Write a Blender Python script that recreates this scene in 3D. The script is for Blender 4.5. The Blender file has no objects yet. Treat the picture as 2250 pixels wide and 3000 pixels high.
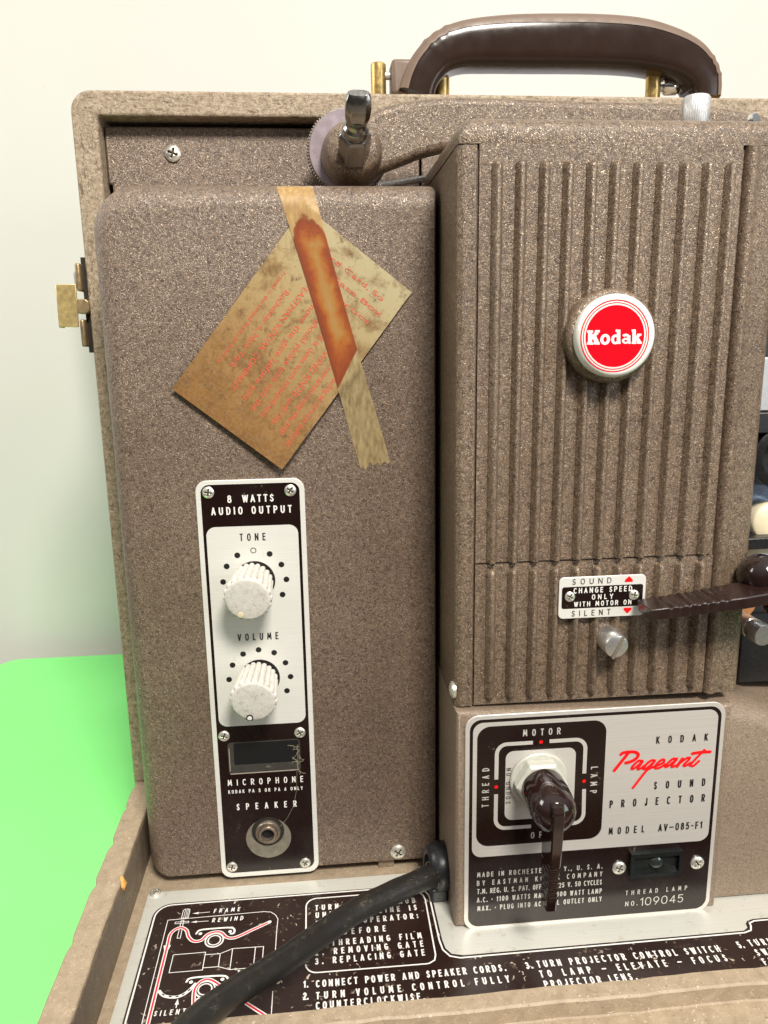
import bpy, bmesh, math, random
from mathutils import Vector, Matrix
R = math.radians
PI = math.pi
S = 0.001                      # everything below is written in millimetres
random.seed(7)
scene = bpy.context.scene
C = bpy.context.collection

# ------------------------------------------------------------------ camera
CAM = (65.05, -408.52, 314.97)
YAW, PITCH, ROLL, FPX = 5.034, 12.372, 0.9035, 2234.9   # degrees, focal in pixels of a 3000 px tall frame
cam = bpy.data.cameras.new('camera')
cam.sensor_fit = 'VERTICAL'
cam.sensor_height = 24.0
cam.lens = FPX / 3000.0 * 24.0
cam.clip_start = 0.02
cam.clip_end = 50
camo = bpy.data.objects.new('camera', cam)
C.objects.link(camo)
y_, p_, r_ = R(YAW), R(PITCH), R(ROLL)
fw = Vector((math.sin(y_) * math.cos(p_), math.cos(y_) * math.cos(p_), -math.sin(p_)))
rt = Vector((math.cos(y_), -math.sin(y_), 0))
dn = fw.cross(rt)
rt2 = rt * math.cos(r_) + dn * math.sin(r_)
dn2 = dn * math.cos(r_) - rt * math.sin(r_)
mw = Matrix((rt2, -dn2, -fw)).transposed().to_4x4()
mw.translation = Vector(CAM) * S
camo.matrix_world = mw
scene.camera = camo

# ------------------------------------------------------------------ light
world = bpy.data.worlds.new('World')
scene.world = world
world.use_nodes = True
bg = world.node_tree.nodes['Background']
wn = world.node_tree
wtc = wn.nodes.new('ShaderNodeTexCoord')
wsx = wn.nodes.new('ShaderNodeSeparateXYZ')
wn.links.new(wtc.outputs['Generated'], wsx.inputs[0])
wmr = wn.nodes.new('ShaderNodeMapRange')
wmr.inputs['From Min'].default_value = -1
wmr.inputs['From Max'].default_value = 1
wn.links.new(wsx.outputs['Z'], wmr.inputs['Value'])
wrp = wn.nodes.new('ShaderNodeValToRGB')          # a room: dim below and level, pale ceiling
for e_, (q_, c_) in zip([wrp.color_ramp.elements[0], wrp.color_ramp.elements[1], wrp.color_ramp.elements.new(0.5)], ((0.0, (0.06, 0.05, 0.04, 1)), (1.0, (1.0, 0.95, 0.87, 1)), (0.52, (0.10, 0.093, 0.083, 1)))):
    e_.position = q_
    e_.color = c_
wn.links.new(wmr.outputs[0], wrp.inputs['Fac'])
wn.links.new(wrp.outputs['Color'], bg.inputs['Color'])
bg.inputs['Strength'].default_value = 0.75


def area(name, loc, target, sx, sy, power, col):
    l = bpy.data.lights.new(name, 'AREA')
    l.shape = 'RECTANGLE'
    l.size, l.size_y = sx * S, sy * S
    l.energy = power
    l.color = col
    o = bpy.data.objects.new(name, l)
    C.objects.link(o)
    o.location = Vector(loc) * S
    o.rotation_euler = (Vector(target) - Vector(loc)).to_track_quat('-Z', 'Y').to_euler()
    return o


area('ceiling_lamp', (430, -1330, 1720), (150, 0, 180), 480, 360, 66.0, (1.0, 0.95, 0.87))
area('wall_fill', (-1050, 60, 820), (-150, 452, 120), 400, 400, 5.5, (1.0, 0.96, 0.90))  # added fill out of frame, evens the wall without reaching the ribs
area('window_light', (1150, -900, 520), (180, 0, 220), 500, 700, 5.0, (0.90, 0.95, 1.0))
scene.view_settings.view_transform = 'Standard'
scene.view_settings.look = 'None'
scene.view_settings.exposure = 0.0
scene.view_settings.gamma = 1.0
scene.view_settings.use_curve_mapping = False


# ------------------------------------------------------------------ materials
def mat(name):
    m = bpy.data.materials.new(name)
    m.use_nodes = True
    nt = m.node_tree
    return m, nt, nt.nodes['Principled BSDF']


def N(nt, t, **kw):
    n = nt.nodes.new(t)
    for k, v in kw.items():
        if k in n.inputs.keys():
            n.inputs[k].default_value = v
        else:
            setattr(n, k, v)
    return n


def ramp(nt, src, stops):
    r = nt.nodes.new('ShaderNodeValToRGB')
    el = r.color_ramp.elements
    while len(el) < len(stops):
        el.new(0.5)
    for e, (p, c) in zip(el, stops):
        e.position = p
        e.color = (c[0], c[1], c[2], 1) if len(c) == 3 else c
    nt.links.new(src, r.inputs['Fac'])
    return r


def coord(nt, sc=(1, 1, 1), kind='Object'):
    tc = nt.nodes.new('ShaderNodeTexCoord')
    mp = nt.nodes.new('ShaderNodeMapping')
    mp.inputs['Scale'].default_value = sc
    nt.links.new(tc.outputs[kind], mp.inputs['Vector'])
    return mp.outputs['Vector']


def noise(nt, vec, scale, detail=3.0, rough=0.5, dist=0.0):
    n = N(nt, 'ShaderNodeTexNoise', Scale=scale, Detail=detail, Roughness=rough, Distortion=dist)
    nt.links.new(vec, n.inputs['Vector'])
    return n.outputs['Fac']


def mixc(nt, fac, a, b):
    m = nt.nodes.new('ShaderNodeMix')
    m.data_type = 'RGBA'
    for s, i in ((fac, 0), (a, 6), (b, 7)):
        if isinstance(s, (int, float)):
            m.inputs[i].default_value = s
        elif isinstance(s, tuple):
            m.inputs[i].default_value = (s[0], s[1], s[2], 1)
        else:
            nt.links.new(s, m.inputs[i])
    return m.outputs[2]


def bump(nt, b, h, strength, dist):
    n = N(nt, 'ShaderNodeBump', Strength=strength, Distance=dist)
    nt.links.new(h, n.inputs['Height'])
    nt.links.new(n.outputs['Normal'], b.inputs['Normal'])
    return n


def plain(name, col, rough=0.5, metal=0.0, wear=0.0, coat=0.0, wscale=300):
    m, nt, b = mat(name)
    b.inputs['Base Color'].default_value = (*col, 1)
    b.inputs['Roughness'].default_value = rough
    b.inputs['Metallic'].default_value = metal
    b.inputs['Coat Weight'].default_value = coat
    if wear:
        v = coord(nt)
        f = noise(nt, v, wscale, 5, 0.6)
        r = ramp(nt, f, [(0.3, tuple(c * (1 - wear) for c in col)), (0.7, tuple(min(1, c * (1 + wear * 0.6)) for c in col))])
        nt.links.new(r.outputs['Color'], b.inputs['Base Color'])
        r2 = ramp(nt, noise(nt, v, wscale * 2.3, 4), [(0.3, (rough * 0.8,) * 3), (0.7, (min(1, rough * 1.3),) * 3)])
        nt.links.new(r2.outputs['Color'], b.inputs['Roughness'])
        bump(nt, b, f, 0.25, 0.0002)
    return m


def hammertone(name, dark, mid, fleck, sc=1.0, amt=0.0):
    """wrinkled enamel with pale metallic flecks"""
    m, nt, b = mat(name)
    v = coord(nt)
    n1 = noise(nt, v, 520 * sc, 3.0, 0.55, 1.2)
    n2 = noise(nt, v, 1080 * sc, 2.0, 0.6, 2.2)
    big = noise(nt, v, 16, 3.0)
    base = ramp(nt, n1, [(0.34, dark), (0.56, mid), (0.74, tuple(c * 1.3 for c in mid))])
    mask = ramp(nt, n2, [(0.57 - amt, (0, 0, 0)), (0.635 - amt, (1, 1, 1))])
    c1 = mixc(nt, mask.outputs['Color'], base.outputs['Color'], fleck)
    tint = ramp(nt, big, [(0.3, (0.90, 0.88, 0.86)), (0.7, (1.08, 1.06, 1.06))])
    mm = nt.nodes.new('ShaderNodeMix')
    mm.data_type = 'RGBA'
    mm.blend_type = 'MULTIPLY'
    mm.inputs[0].default_value = 1.0
    nt.links.new(c1, mm.inputs[6])
    nt.links.new(tint.outputs['Color'], mm.inputs[7])
    nt.links.new(mm.outputs[2], b.inputs['Base Color'])
    b.inputs['Roughness'].default_value = 0.36
    mr = nt.nodes.new('ShaderNodeMath')
    mr.operation = 'MULTIPLY'
    mr.inputs[1].default_value = 0.55
    nt.links.new(mask.outputs['Color'], mr.inputs[0])
    nt.links.new(mr.outputs[0], b.inputs['Metallic'])
    ad = nt.nodes.new('ShaderNodeMath')
    nt.links.new(n1, ad.inputs[0])
    nt.links.new(n2, ad.inputs[1])
    bump(nt, b, ad.outputs[0], 0.55, 0.0005)
    return m


HAM = hammertone('brown hammertone enamel', (0.072, 0.049, 0.037), (0.164, 0.114, 0.079), (0.52, 0.43, 0.34))
HAM2 = hammertone('brown hammertone enamel coarse', (0.068, 0.045, 0.030), (0.157, 0.108, 0.070), (0.52, 0.425, 0.32), 0.9)
HAM3 = hammertone('tan crinkle enamel', (0.15, 0.108, 0.075), (0.25, 0.185, 0.132), (0.48, 0.39, 0.30), 1.5, 0.02)


def case_paint(name, axis):
    """painted plywood edge, scarred along the plies"""
    m, nt, b = mat(name)
    v = coord(nt)
    n1 = noise(nt, v, 420, 4, 0.6, 0.6)
    n2 = noise(nt, v, 700, 2, 0.5, 2.5)
    base = ramp(nt, n1, [(0.32, (0.19, 0.140, 0.09)), (0.55, (0.36, 0.275, 0.185)), (0.75, (0.46, 0.36, 0.25))])
    mk = ramp(nt, n2, [(0.60, (0, 0, 0)), (0.68, (1, 1, 1))])
    c1 = mixc(nt, mk.outputs['Color'], base.outputs['Color'], (0.58, 0.50, 0.40))
    st = [1, 1, 1]
    st[axis] = 0.33
    v2 = coord(nt, tuple(st))
    n3 = noise(nt, v2, 460, 4, 0.65, 0.4)
    gr = ramp(nt, n3, [(0.34, (1, 1, 1)), (0.42, (0, 0, 0))])
    c2 = mixc(nt, gr.outputs['Color'], c1, (0.15, 0.11, 0.065))
    nt.links.new(c2, b.inputs['Base Color'])
    b.inputs['Roughness'].default_value = 0.62
    ad = nt.nodes.new('ShaderNodeMath')
    nt.links.new(n1, ad.inputs[0])
    nt.links.new(n3, ad.inputs[1])
    bump(nt, b, ad.outputs[0], 0.7, 0.0009)
    return m


CASEX = case_paint('painted plywood edge along the top', 0)
CASEZ = case_paint('painted plywood edge upright', 2)


def tray_paint(name, k=1.0):
    m, nt, b = mat(name)
    v = coord(nt)
    n1 = noise(nt, v, 160, 5, 0.6, 0.5)
    n2 = noise(nt, v, 420, 2, 0.5, 3.0)
    n4 = noise(nt, v, 900, 2, 0.5)
    base = ramp(nt, n1, [(0.3, tuple(c * k for c in (0.29, 0.22, 0.145))), (0.7, tuple(c * k for c in (0.40, 0.31, 0.21)))])
    mk = ramp(nt, n2, [(0.655, (0, 0, 0)), (0.70, (0.8, 0.8, 0.8))])
    c1 = mixc(nt, mk.outputs['Color'], base.outputs['Color'], (0.64, 0.55, 0.42))
    mk2 = ramp(nt, n4, [(0.30, (0.6, 0.6, 0.6)), (0.36, (0, 0, 0))])
    c2 = mixc(nt, mk2.outputs['Color'], c1, (0.16, 0.11, 0.07))
    nt.links.new(c2, b.inputs['Base Color'])
    b.inputs['Roughness'].default_value = 0.6
    bump(nt, b, n1, 0.4, 0.0008)
    return m


TRAY = tray_paint('tan painted board')
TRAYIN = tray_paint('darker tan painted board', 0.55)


def ink_material(name, col, dust=0.0, rough=0.22):
    m, nt, b = mat(name)
    b.inputs['Roughness'].default_value = rough
    v = coord(nt)
    n1 = noise(nt, v, 500, 3, 0.6)
    n2 = noise(nt, v, 60, 3, 0.6)
    mu = nt.nodes.new('ShaderNodeMath')
    mu.operation = 'MULTIPLY'
    nt.links.new(n1, mu.inputs[0])
    nt.links.new(n2, mu.inputs[1])
    mk = ramp(nt, mu.outputs[0], [(0.40 - dust * 0.05, (0, 0, 0)), (0.52 - dust * 0.05, (0.6, 0.6, 0.6))])
    c1 = mixc(nt, mk.outputs['Color'], col, (0.33, 0.24, 0.16))
    if dust:
        sp = noise(nt, v, 330, 1, 0.4, 1.0)
        mk2 = ramp(nt, sp, [(0.70, (0, 0, 0)), (0.73, (1, 1, 1))])
        pt = ramp(nt, noise(nt, v, 34, 3, 0.6), [(0.42, (0, 0, 0)), (0.62, (0.9, 0.9, 0.9))])
        mm = nt.nodes.new('ShaderNodeMath')
        mm.operation = 'MULTIPLY'
        nt.links.new(mk2.outputs['Color'], mm.inputs[0])
        nt.links.new(pt.outputs['Color'], mm.inputs[1])
        c1 = mixc(nt, mm.outputs[0], c1, (0.62, 0.52, 0.40))
    nt.links.new(c1, b.inputs['Base Color'])
    r2 = ramp(nt, n2, [(0.3, (rough * 0.8,) * 3), (0.7, (rough * 1.5,) * 3)])
    nt.links.new(r2.outputs['Color'], b.inputs['Roughness'])
    return m


INK = ink_material('dark brown enamel print', (0.011, 0.0042, 0.0032))
INKD = ink_material('dusty dark brown enamel print', (0.019, 0.0075, 0.0058), 1.0, 0.3)
BLACKINK = plain('black ink', (0.012, 0.010, 0.010), 0.4)


def aluminium(name, col, metal, rough, axis, spots=0.0):
    m, nt, b = mat(name)
    sc = [1, 1, 1]
    sc[axis] = 0.01
    v = coord(nt, tuple(sc))
    f = noise(nt, v, 2600, 3, 0.6)
    r = ramp(nt, f, [(0.3, tuple(c * 0.94 for c in col)), (0.7, tuple(min(1, c * 1.04) for c in col))])
    c1 = r.outputs['Color']
    v2 = coord(nt)
    g = noise(nt, v2, 150, 4, 0.65)
    mk = ramp(nt, g, [(0.66 - spots, (0, 0, 0)), (0.80 - spots, (0.55, 0.55, 0.55))])
    c1 = mixc(nt, mk.outputs['Color'], c1, (0.40, 0.32, 0.22))
    nt.links.new(c1, b.inputs['Base Color'])
    b.inputs['Metallic'].default_value = metal
    b.inputs['Roughness'].default_value = rough
    bump(nt, b, f, 0.06, 0.00005)
    return m


PLATE = aluminium('satin aluminium plate', (0.78, 0.77, 0.71), 0.25, 0.45, 0)
PLATE2 = aluminium('brushed aluminium nameplate', (0.70, 0.665, 0.61), 0.45, 0.42, 0)
PLATEF = aluminium('soiled aluminium floor plate', (0.66, 0.65, 0.58), 0.3, 0.45, 0, 0.07)
WHITEINK = plain('pale metal lettering', (0.80, 0.77, 0.72), 0.45)
REDINK = plain('red enamel', (0.85, 0.004, 0.008), 0.3)
REDBADGE = plain('glossy red enamel', (0.80, 0.003, 0.012), 0.16, 0, 0, 0.3)
FADEDRED = plain('faded red print', (0.64, 0.10, 0.05), 0.7)
BADGEW = plain('glossy white plastic', (0.78, 0.77, 0.72), 0.12, 0, 0, 0.5)
CHROME = plain('polished steel', (0.78, 0.77, 0.75), 0.14, 1.0)
SPIN = plain('dark plated steel', (0.36, 0.35, 0.32), 0.2, 1.0, 0.15, 0, 150)
SCREW = plain('nickel screw', (0.80, 0.77, 0.68), 0.30, 0.75, 0.15, 0, 700)
STEEL = plain('turned aluminium', (0.72, 0.71, 0.69), 0.33, 0.9, 0.12, 0, 500)
ZINC = plain('zinc die casting', (0.62, 0.62, 0.61), 0.42, 0.6, 0.12, 0, 500)
GRIME = plain('grime in screw slots', (0.10, 0.085, 0.06), 0.6, 0.3)
BRASS = plain('tarnished brass', (0.62, 0.44, 0.17), 0.34, 0.85, 0.4, 0, 180)
PULLEY = plain('buffed pulley alloy with purple reflection tint', (0.46, 0.38, 0.41), 0.25, 0.6, 0.12, 0, 60)  # purplish reflection on the disc is put into the base colour
BRASSF = plain('brushed brass plate', (0.76, 0.57, 0.25), 0.38, 0.7, 0.22, 0, 160)
BRONZE = plain('dull bronze', (0.42, 0.31, 0.17), 0.42, 0.7, 0.3, 0, 200)
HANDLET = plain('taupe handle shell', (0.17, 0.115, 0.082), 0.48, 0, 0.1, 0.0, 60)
BAKE = plain('brown bakelite', (0.018, 0.0075, 0.006), 0.11, 0, 0.25, 0.4, 120)
LEVERM = plain('brown lever plastic', (0.020, 0.0085, 0.0065), 0.30, 0, 0.25, 0.2, 120)
HANDLEM = plain('brown handle plastic', (0.026, 0.0145, 0.0105), 0.17, 0, 0.12, 0.0, 60)
HANDLEM.node_tree.nodes['Principled BSDF'].inputs['Specular IOR Level'].default_value = 0.3
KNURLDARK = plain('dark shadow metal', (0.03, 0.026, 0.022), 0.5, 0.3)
BLACK = plain('black plastic', (0.012, 0.012, 0.012), 0.3, 0, 0.2)
NUTW = plain('painted nut', (0.56, 0.55, 0.48), 0.35, 0.15, 0.10, 0, 300)
COPPER = plain('copper part', (0.55, 0.24, 0.10), 0.45, 0.5, 0.2)
GRAYM = plain('grey metal', (0.48, 0.48, 0.48), 0.4, 0.5, 0.1)
CREAM = plain('cream nylon', (0.72, 0.62, 0.42), 0.4, 0, 0.06)
BLUEREFL = plain('polished plate tinted by blue reflection', (0.45, 0.56, 0.74), 0.22, 0.75, 0.12, 0, 60)  # blue daylight reflection is put into the base colour
CHIPM = plain('raw wood chip', (0.75, 0.36, 0.08), 0.7, 0, 0.3, 0, 400)
LINT = plain('pale lint', (0.46, 0.39, 0.27), 0.9)
_nt = FADEDRED.node_tree
_rp = ramp(_nt, noise(_nt, coord(_nt), 420, 4, 0.7), [(0.30, (0.25,) * 3), (0.48, (0.95,) * 3)])
_nt.links.new(_rp.outputs['Color'], _nt.nodes['Principled BSDF'].inputs['Alpha'])
PAPERM = plain('white backing paper', (0.565, 0.55, 0.585), 0.7, 0, 0.01, 0, 30)


def knob_white():
    m, nt, b = mat('grubby white knob')
    v = coord(nt)
    f = noise(nt, v, 420, 5, 0.7)
    g = noise(nt, v, 1400, 3, 0.6)
    r = ramp(nt, f, [(0.28, (0.38, 0.33, 0.27)), (0.42, (0.58, 0.545, 0.49)), (0.7, (0.68, 0.65, 0.60))])
    mk = ramp(nt, g, [(0.30, (0.75, 0.75, 0.75)), (0.39, (0, 0, 0))])
    c = mixc(nt, mk.outputs['Color'], r.outputs['Color'], (0.34, 0.29, 0.24))
    nt.links.new(c, b.inputs['Base Color'])
    b.inputs['Roughness'].default_value = 0.65
    bump(nt, b, f, 0.5, 0.0005)
    return m


KNOBW = knob_white()


def rubber():
    m, nt, b = mat('dusty black rubber')
    v = coord(nt)
    f = noise(nt, v, 120, 6, 0.7)
    g = noise(nt, v, 900, 3, 0.7, 1.5)
    mu = nt.nodes.new('ShaderNodeMath')
    mu.operation = 'MULTIPLY'
    nt.links.new(f, mu.inputs[0])
    nt.links.new(g, mu.inputs[1])
    mk = ramp(nt, mu.outputs[0], [(0.31, (0, 0, 0)), (0.46, (0.5, 0.5, 0.5))])
    c = mixc(nt, mk.outputs['Color'], (0.015, 0.0135, 0.012), (0.20, 0.165, 0.105))
    nt.links.new(c, b.inputs['Base Color'])
    rr = ramp(nt, mk.outputs['Color'], [(0.0, (0.34,) * 3), (0.6, (0.85,) * 3)])
    nt.links.new(rr.outputs['Color'], b.inputs['Roughness'])
    bump(nt, b, g, 0.3, 0.0005)
    return m


RUBBER = rubber()
GROMM = plain('black rubber grommet', (0.014, 0.015, 0.017), 0.32, 0, 0.2, 0, 300)


def green_table():
    m, nt, b = mat('green table cloth')
    v = coord(nt)
    f = noise(nt, v, 8, 3)
    r = ramp(nt, f, [(0.3, (0.200, 0.72, 0.190)), (0.7, (0.225, 0.76, 0.215))])
    nt.links.new(r.outputs['Color'], b.inputs['Base Color'])
    b.inputs['Roughness'].default_value = 0.75
    bump(nt, b, noise(nt, v, 1600, 2), 0.06, 0.0002)
    return m


GREEN = green_table()


def wall_paint():
    m, nt, b = mat('cream wall paint')
    v = coord(nt)
    f = noise(nt, v, 5, 4)
    g = noise(nt, v, 55, 1, 0.3)
    r = ramp(nt, f, [(0.3, (0.585, 0.58, 0.535)), (0.7, (0.615, 0.61, 0.565))])
    mk = ramp(nt, g, [(0.80, (0, 0, 0)), (0.84, (0.5, 0.5, 0.5))])
    c = mixc(nt, mk.outputs['Color'], r.outputs['Color'], (0.60, 0.54, 0.42))
    nt.links.new(c, b.inputs['Base Color'])
    b.inputs['Roughness'].default_value = 0.7
    bump(nt, b, noise(nt, v, 130, 4), 0.05, 0.0006)
    return m


WALL = wall_paint()


def card_mat():
    m, nt, b = mat('stained parchment card')
    uv = coord(nt, (1, 1, 1), 'UV')
    v = coord(nt)
    sp = nt.nodes.new('ShaderNodeSeparateXYZ')
    nt.links.new(uv, sp.inputs[0])
    base = ramp(nt, sp.outputs['Y'], [(0.0, (0.215, 0.095, 0.022)), (0.30, (0.285, 0.155, 0.05)), (0.62, (0.37, 0.265, 0.115)), (1.0, (0.46, 0.40, 0.235))])
    n1 = noise(nt, v, 60, 6, 0.7, 0.4)
    mk = ramp(nt, n1, [(0.47, (0, 0, 0)), (0.64, (0.85, 0.85, 0.85))])
    c = mixc(nt, mk.outputs['Color'], base.outputs['Color'], (0.17, 0.080, 0.022))
    n2 = noise(nt, v, 240, 5, 0.7)
    mk2 = ramp(nt, n2, [(0.56, (0, 0, 0)), (0.68, (0.8, 0.8, 0.8))])
    c = mixc(nt, mk2.outputs['Color'], c, (0.13, 0.07, 0.03))
    n3 = noise(nt, v, 700, 3, 0.6)
    mk3 = ramp(nt, n3, [(0.40, (0.10, 0.10, 0.10)), (0.60, (0, 0, 0))])
    c = mixc(nt, mk3.outputs['Color'], c, (0.55, 0.46, 0.30))
    nt.links.new(c, b.inputs['Base Color'])
    b.inputs['Roughness'].default_value = 0.38
    bump(nt, b, n2, 0.15, 0.0003)
    return m


CARD = card_mat()


def tape_mat():
    m, nt, b = mat('aged amber tape')
    uv = coord(nt, (1, 1, 1), 'UV')
    v = coord(nt)
    sp = nt.nodes.new('ShaderNodeSeparateXYZ')
    nt.links.new(uv, sp.inputs[0])

    def mth(op, a, bb=0.0, clamp=False):
        n = nt.nodes.new('ShaderNodeMath')
        n.operation = op
        n.use_clamp = clamp
        for i, s in enumerate((a, bb)):
            if isinstance(s, (int, float)):
                n.inputs[i].default_value = s
            else:
                nt.links.new(s, n.inputs[i])
        return n.outputs[0]

    u, w = sp.outputs['X'], sp.outputs['Y']
    nz = mth('SUBTRACT', noise(nt, v, 190, 5, 0.7), 0.5)
    ce = mth('ABSOLUTE', mth('SUBTRACT', u, 0.52))
    # glue stain: begins as a rounded tongue, ends on the card's slanted edge
    top = mth('SUBTRACT', w, mth('ADD', 0.095, mth('MULTIPLY', mth('MULTIPLY', ce, ce), 0.30)))
    bot = mth('SUBTRACT', mth('ADD', 0.705, mth('MULTIPLY', u, -0.125)), w)
    top = mth('ADD', top, mth('MULTIPLY', nz, 0.10))
    inside = mth('MINIMUM', mth('MULTIPLY', top, 60.0, True), mth('MULTIPLY', bot, 220.0, True))
    # distance from the stain's rim makes the rim dark and the heart pale
    rim = mth('MINIMUM', mth('SUBTRACT', 0.5, mth('MULTIPLY', ce, 1.0)), mth('MULTIPLY', mth('MINIMUM', top, bot), 3.2))
    nzs = mth('SUBTRACT', noise(nt, coord(nt, (1, 1, 0.25)), 420, 4, 0.7), 0.5)
    rim = mth('ADD', rim, mth('MULTIPLY', nzs, 0.16))
    nzl = mth('SUBTRACT', noise(nt, v, 62, 3, 0.6), 0.5)
    rim = mth('ADD', rim, mth('MULTIPLY', nzl, 0.55))
    rim = mth('ADD', rim, mth('MULTIPLY', mth('SUBTRACT', u, 0.5), 0.12))
    rim = mth('ADD', rim, mth('MULTIPLY', nz, 0.30))
    st = ramp(nt, rim, [(0.0, (0.20, 0.030, 0.002)), (0.16, (0.27, 0.050, 0.002)), (0.27, (0.36, 0.105, 0.008)), (0.40, (0.37, 0.175, 0.035)), (0.60, (0.37, 0.215, 0.075))])
    fib = noise(nt, coord(nt, (1, 1, 0.3)), 500, 4, 0.6)
    dry = ramp(nt, fib, [(0.3, (0.36, 0.21, 0.07)), (0.7, (0.58, 0.37, 0.14))])
    low = ramp(nt, fib, [(0.3, (0.25, 0.175, 0.07)), (0.7, (0.52, 0.40, 0.20))])
    isl = mth('MULTIPLY', mth('SUBTRACT', w, 0.5), 40.0, True)
    cc = mixc(nt, isl, dry.outputs['Color'], low.outputs['Color'])
    cc = mixc(nt, inside, cc, st.outputs['Color'])
    nt.links.new(cc, b.inputs['Base Color'])
    b.inputs['Roughness'].default_value = 0.5
    al = mth('ADD', mth('MULTIPLY', isl, -0.10), 0.76)
    al = mth('MAXIMUM', al, mth('MULTIPLY', inside, 0.90))
    nt.links.new(al, b.inputs['Alpha'])
    bump(nt, b, fib, 0.15, 0.0002)
    return m


TAPE = tape_mat()


# ------------------------------------------------------------------ mesh tools
class MB:
    def __init__(self):
        self.v, self.f, self.k, self.uv = [], [], 0, None

    def add(self, vs, fs):
        n = len(self.v)
        self.v += [tuple(p) for p in vs]
        self.f += [tuple(i + n for i in q) for q in fs]
        return self

    def box(self, x0, x1, y0, y1, z0, z1):
        vs = [(x, y, z) for z in (z0, z1) for y in (y0, y1) for x in (x0, x1)]
        return self.add(vs, [(0, 2, 3, 1), (4, 5, 7, 6), (0, 1, 5, 4), (2, 6, 7, 3), (0, 4, 6, 2), (1, 3, 7, 5)])

    def rings(self, rings, cap0=True, cap1=True):
        n = len(rings[0])
        vs = [p for r in rings for p in r]
        fs = []
        for i in range(len(rings) - 1):
            for j in range(n):
                a, b2 = i * n + j, i * n + (j + 1) % n
                fs.append((a, b2, b2 + n, a + n))
        if cap0:
            fs.append(tuple(reversed(range(n))))
        if cap1:
            fs.append(tuple((len(rings) - 1) * n + j for j in range(n)))
        return self.add(vs, fs)

    def prism(self, pts, fr, h0, h1):
        """outline pts (u,v) raised from height h0 to h1 over frame fr"""
        return self.rings([[fr(u, w, h0) for u, w in pts], [fr(u, w, h1) for u, w in pts]])

    def poly(self, pts, fr, h):
        return self.add([fr(u, w, h) for u, w in pts], [tuple(range(len(pts)))])

    def ring2(self, outer, inner, fr, h):
        n = len(outer)
        vs = [fr(u, w, h) for u, w in outer] + [fr(u, w, h) for u, w in inner]
        return self.add(vs, [(j, (j + 1) % n, n + (j + 1) % n, n + j) for j in range(n)])

    def lathe(self, prof, org, ax, seg=40, up=None, mod=None):
        """prof: (radius, height along ax)"""
        ax = Vector(ax).normalized()
        t = Vector(up) if up else (Vector((0, 0, 1)) if abs(ax.z) < 0.9 else Vector((1, 0, 0)))
        e1 = (t - ax * t.dot(ax)).normalized()
        e2 = ax.cross(e1)
        org = Vector(org)
        rr = []
        for (r, h) in prof:
            ring = []
            for k in range(seg):
                a = 2 * PI * k / seg
                q = r * (mod(a, h) if mod else 1.0)
                ring.append(org + ax * h + (e1 * math.cos(a) + e2 * math.sin(a)) * q)
            rr.append(ring)
        return self.rings(rr)

    def tube(self, path, rad, seg=16):
        path = [Vector(p) for p in path]
        rr = []
        prev = None
        for i, p in enumerate(path):
            d = (path[min(i + 1, len(path) - 1)] - path[max(i - 1, 0)]).normalized()
            if prev is None:
                t = Vector((0, 0, 1)) if abs(d.z) < 0.9 else Vector((1, 0, 0))
            else:
                t = prev
            e1 = (t - d * t.dot(d)).normalized()
            prev = e1
            e2 = d.cross(e1)
            r = rad[i] if isinstance(rad, (list, tuple)) else rad
            rr.append([p + (e1 * math.cos(2 * PI * k / seg) + e2 * math.sin(2 * PI * k / seg)) * r for k in range(seg)])
        return self.rings(rr)

    def stroke(self, pts, w, fr, h, closed=False, cap='butt', ext=0.0):
        self.k += 1
        h = h + 0.015 * (self.k % 6)
        P = [Vector((p[0], p[1])) for p in pts]
        q = [P[0]]
        for p in P[1:]:
            if (p - q[-1]).length > 1e-5:
                q.append(p)
        P = q
        n = len(P)
        if n < 2:
            return self
        if ext and not closed:
            P[0] = P[0] - (P[1] - P[0]).normalized() * ext
            P[-1] = P[-1] + (P[-1] - P[-2]).normalized() * ext
        L, Rr = [], []
        for i in range(n):
            a = P[i - 1] if (i > 0 or closed) else None
            b = P[(i + 1) % n] if (i < n - 1 or closed) else None
            d0 = (P[i] - a).normalized() if a is not None else (b - P[i]).normalized()
            d1 = (b - P[i]).normalized() if b is not None else d0
            n0, n1 = Vector((-d0.y, d0.x)), Vector((-d1.y, d1.x))
            m = n0 + n1
            m = m.normalized() if m.length > 1e-3 else n0
            s = 1.0 / max(0.45, m.dot(n0))
            L.append(P[i] + m * (w / 2 * s))
            Rr.append(P[i] - m * (w / 2 * s))
        dh = 0.004 if n > 6 and not closed else 0.0        # a looped stroke climbs a hair so it never lies in its own plane
        vs = [fr(p.x, p.y, h + dh * i) for i, p in enumerate(L)] + [fr(p.x, p.y, h + dh * i) for i, p in enumerate(Rr)]
        fs = []
        for i in range(n if closed else n - 1):
            j = (i + 1) % n
            fs.append((i, n + i, n + j, j))
        self.add(vs, fs)
        if cap == 'round' and not closed:
            for e in (P[0], P[-1]):
                self.disc((e.x, e.y), w / 2, fr, h + 0.10, 14)
        return self

    def disc(self, c, r, fr, h, seg=28, r2=None):
        r2 = r2 or r
        return self.poly([(c[0] + r * math.cos(2 * PI * k / seg), c[1] + r2 * math.sin(2 * PI * k / seg)) for k in range(seg)], fr, h)

    def annulus(self, c, ro, ri, fr, h, seg=48, so=1.0, si=1.0):
        o = [(c[0] + ro * math.cos(2 * PI * k / seg), c[1] + ro * so * math.sin(2 * PI * k / seg)) for k in range(seg)]
        i = [(c[0] + ri * math.cos(2 * PI * k / seg), c[1] + ri * si * math.sin(2 * PI * k / seg)) for k in range(seg)]
        return self.ring2(o, i, fr, h)


def front(Y):
    return lambda u, w, h: (u, Y - h, w)


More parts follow.
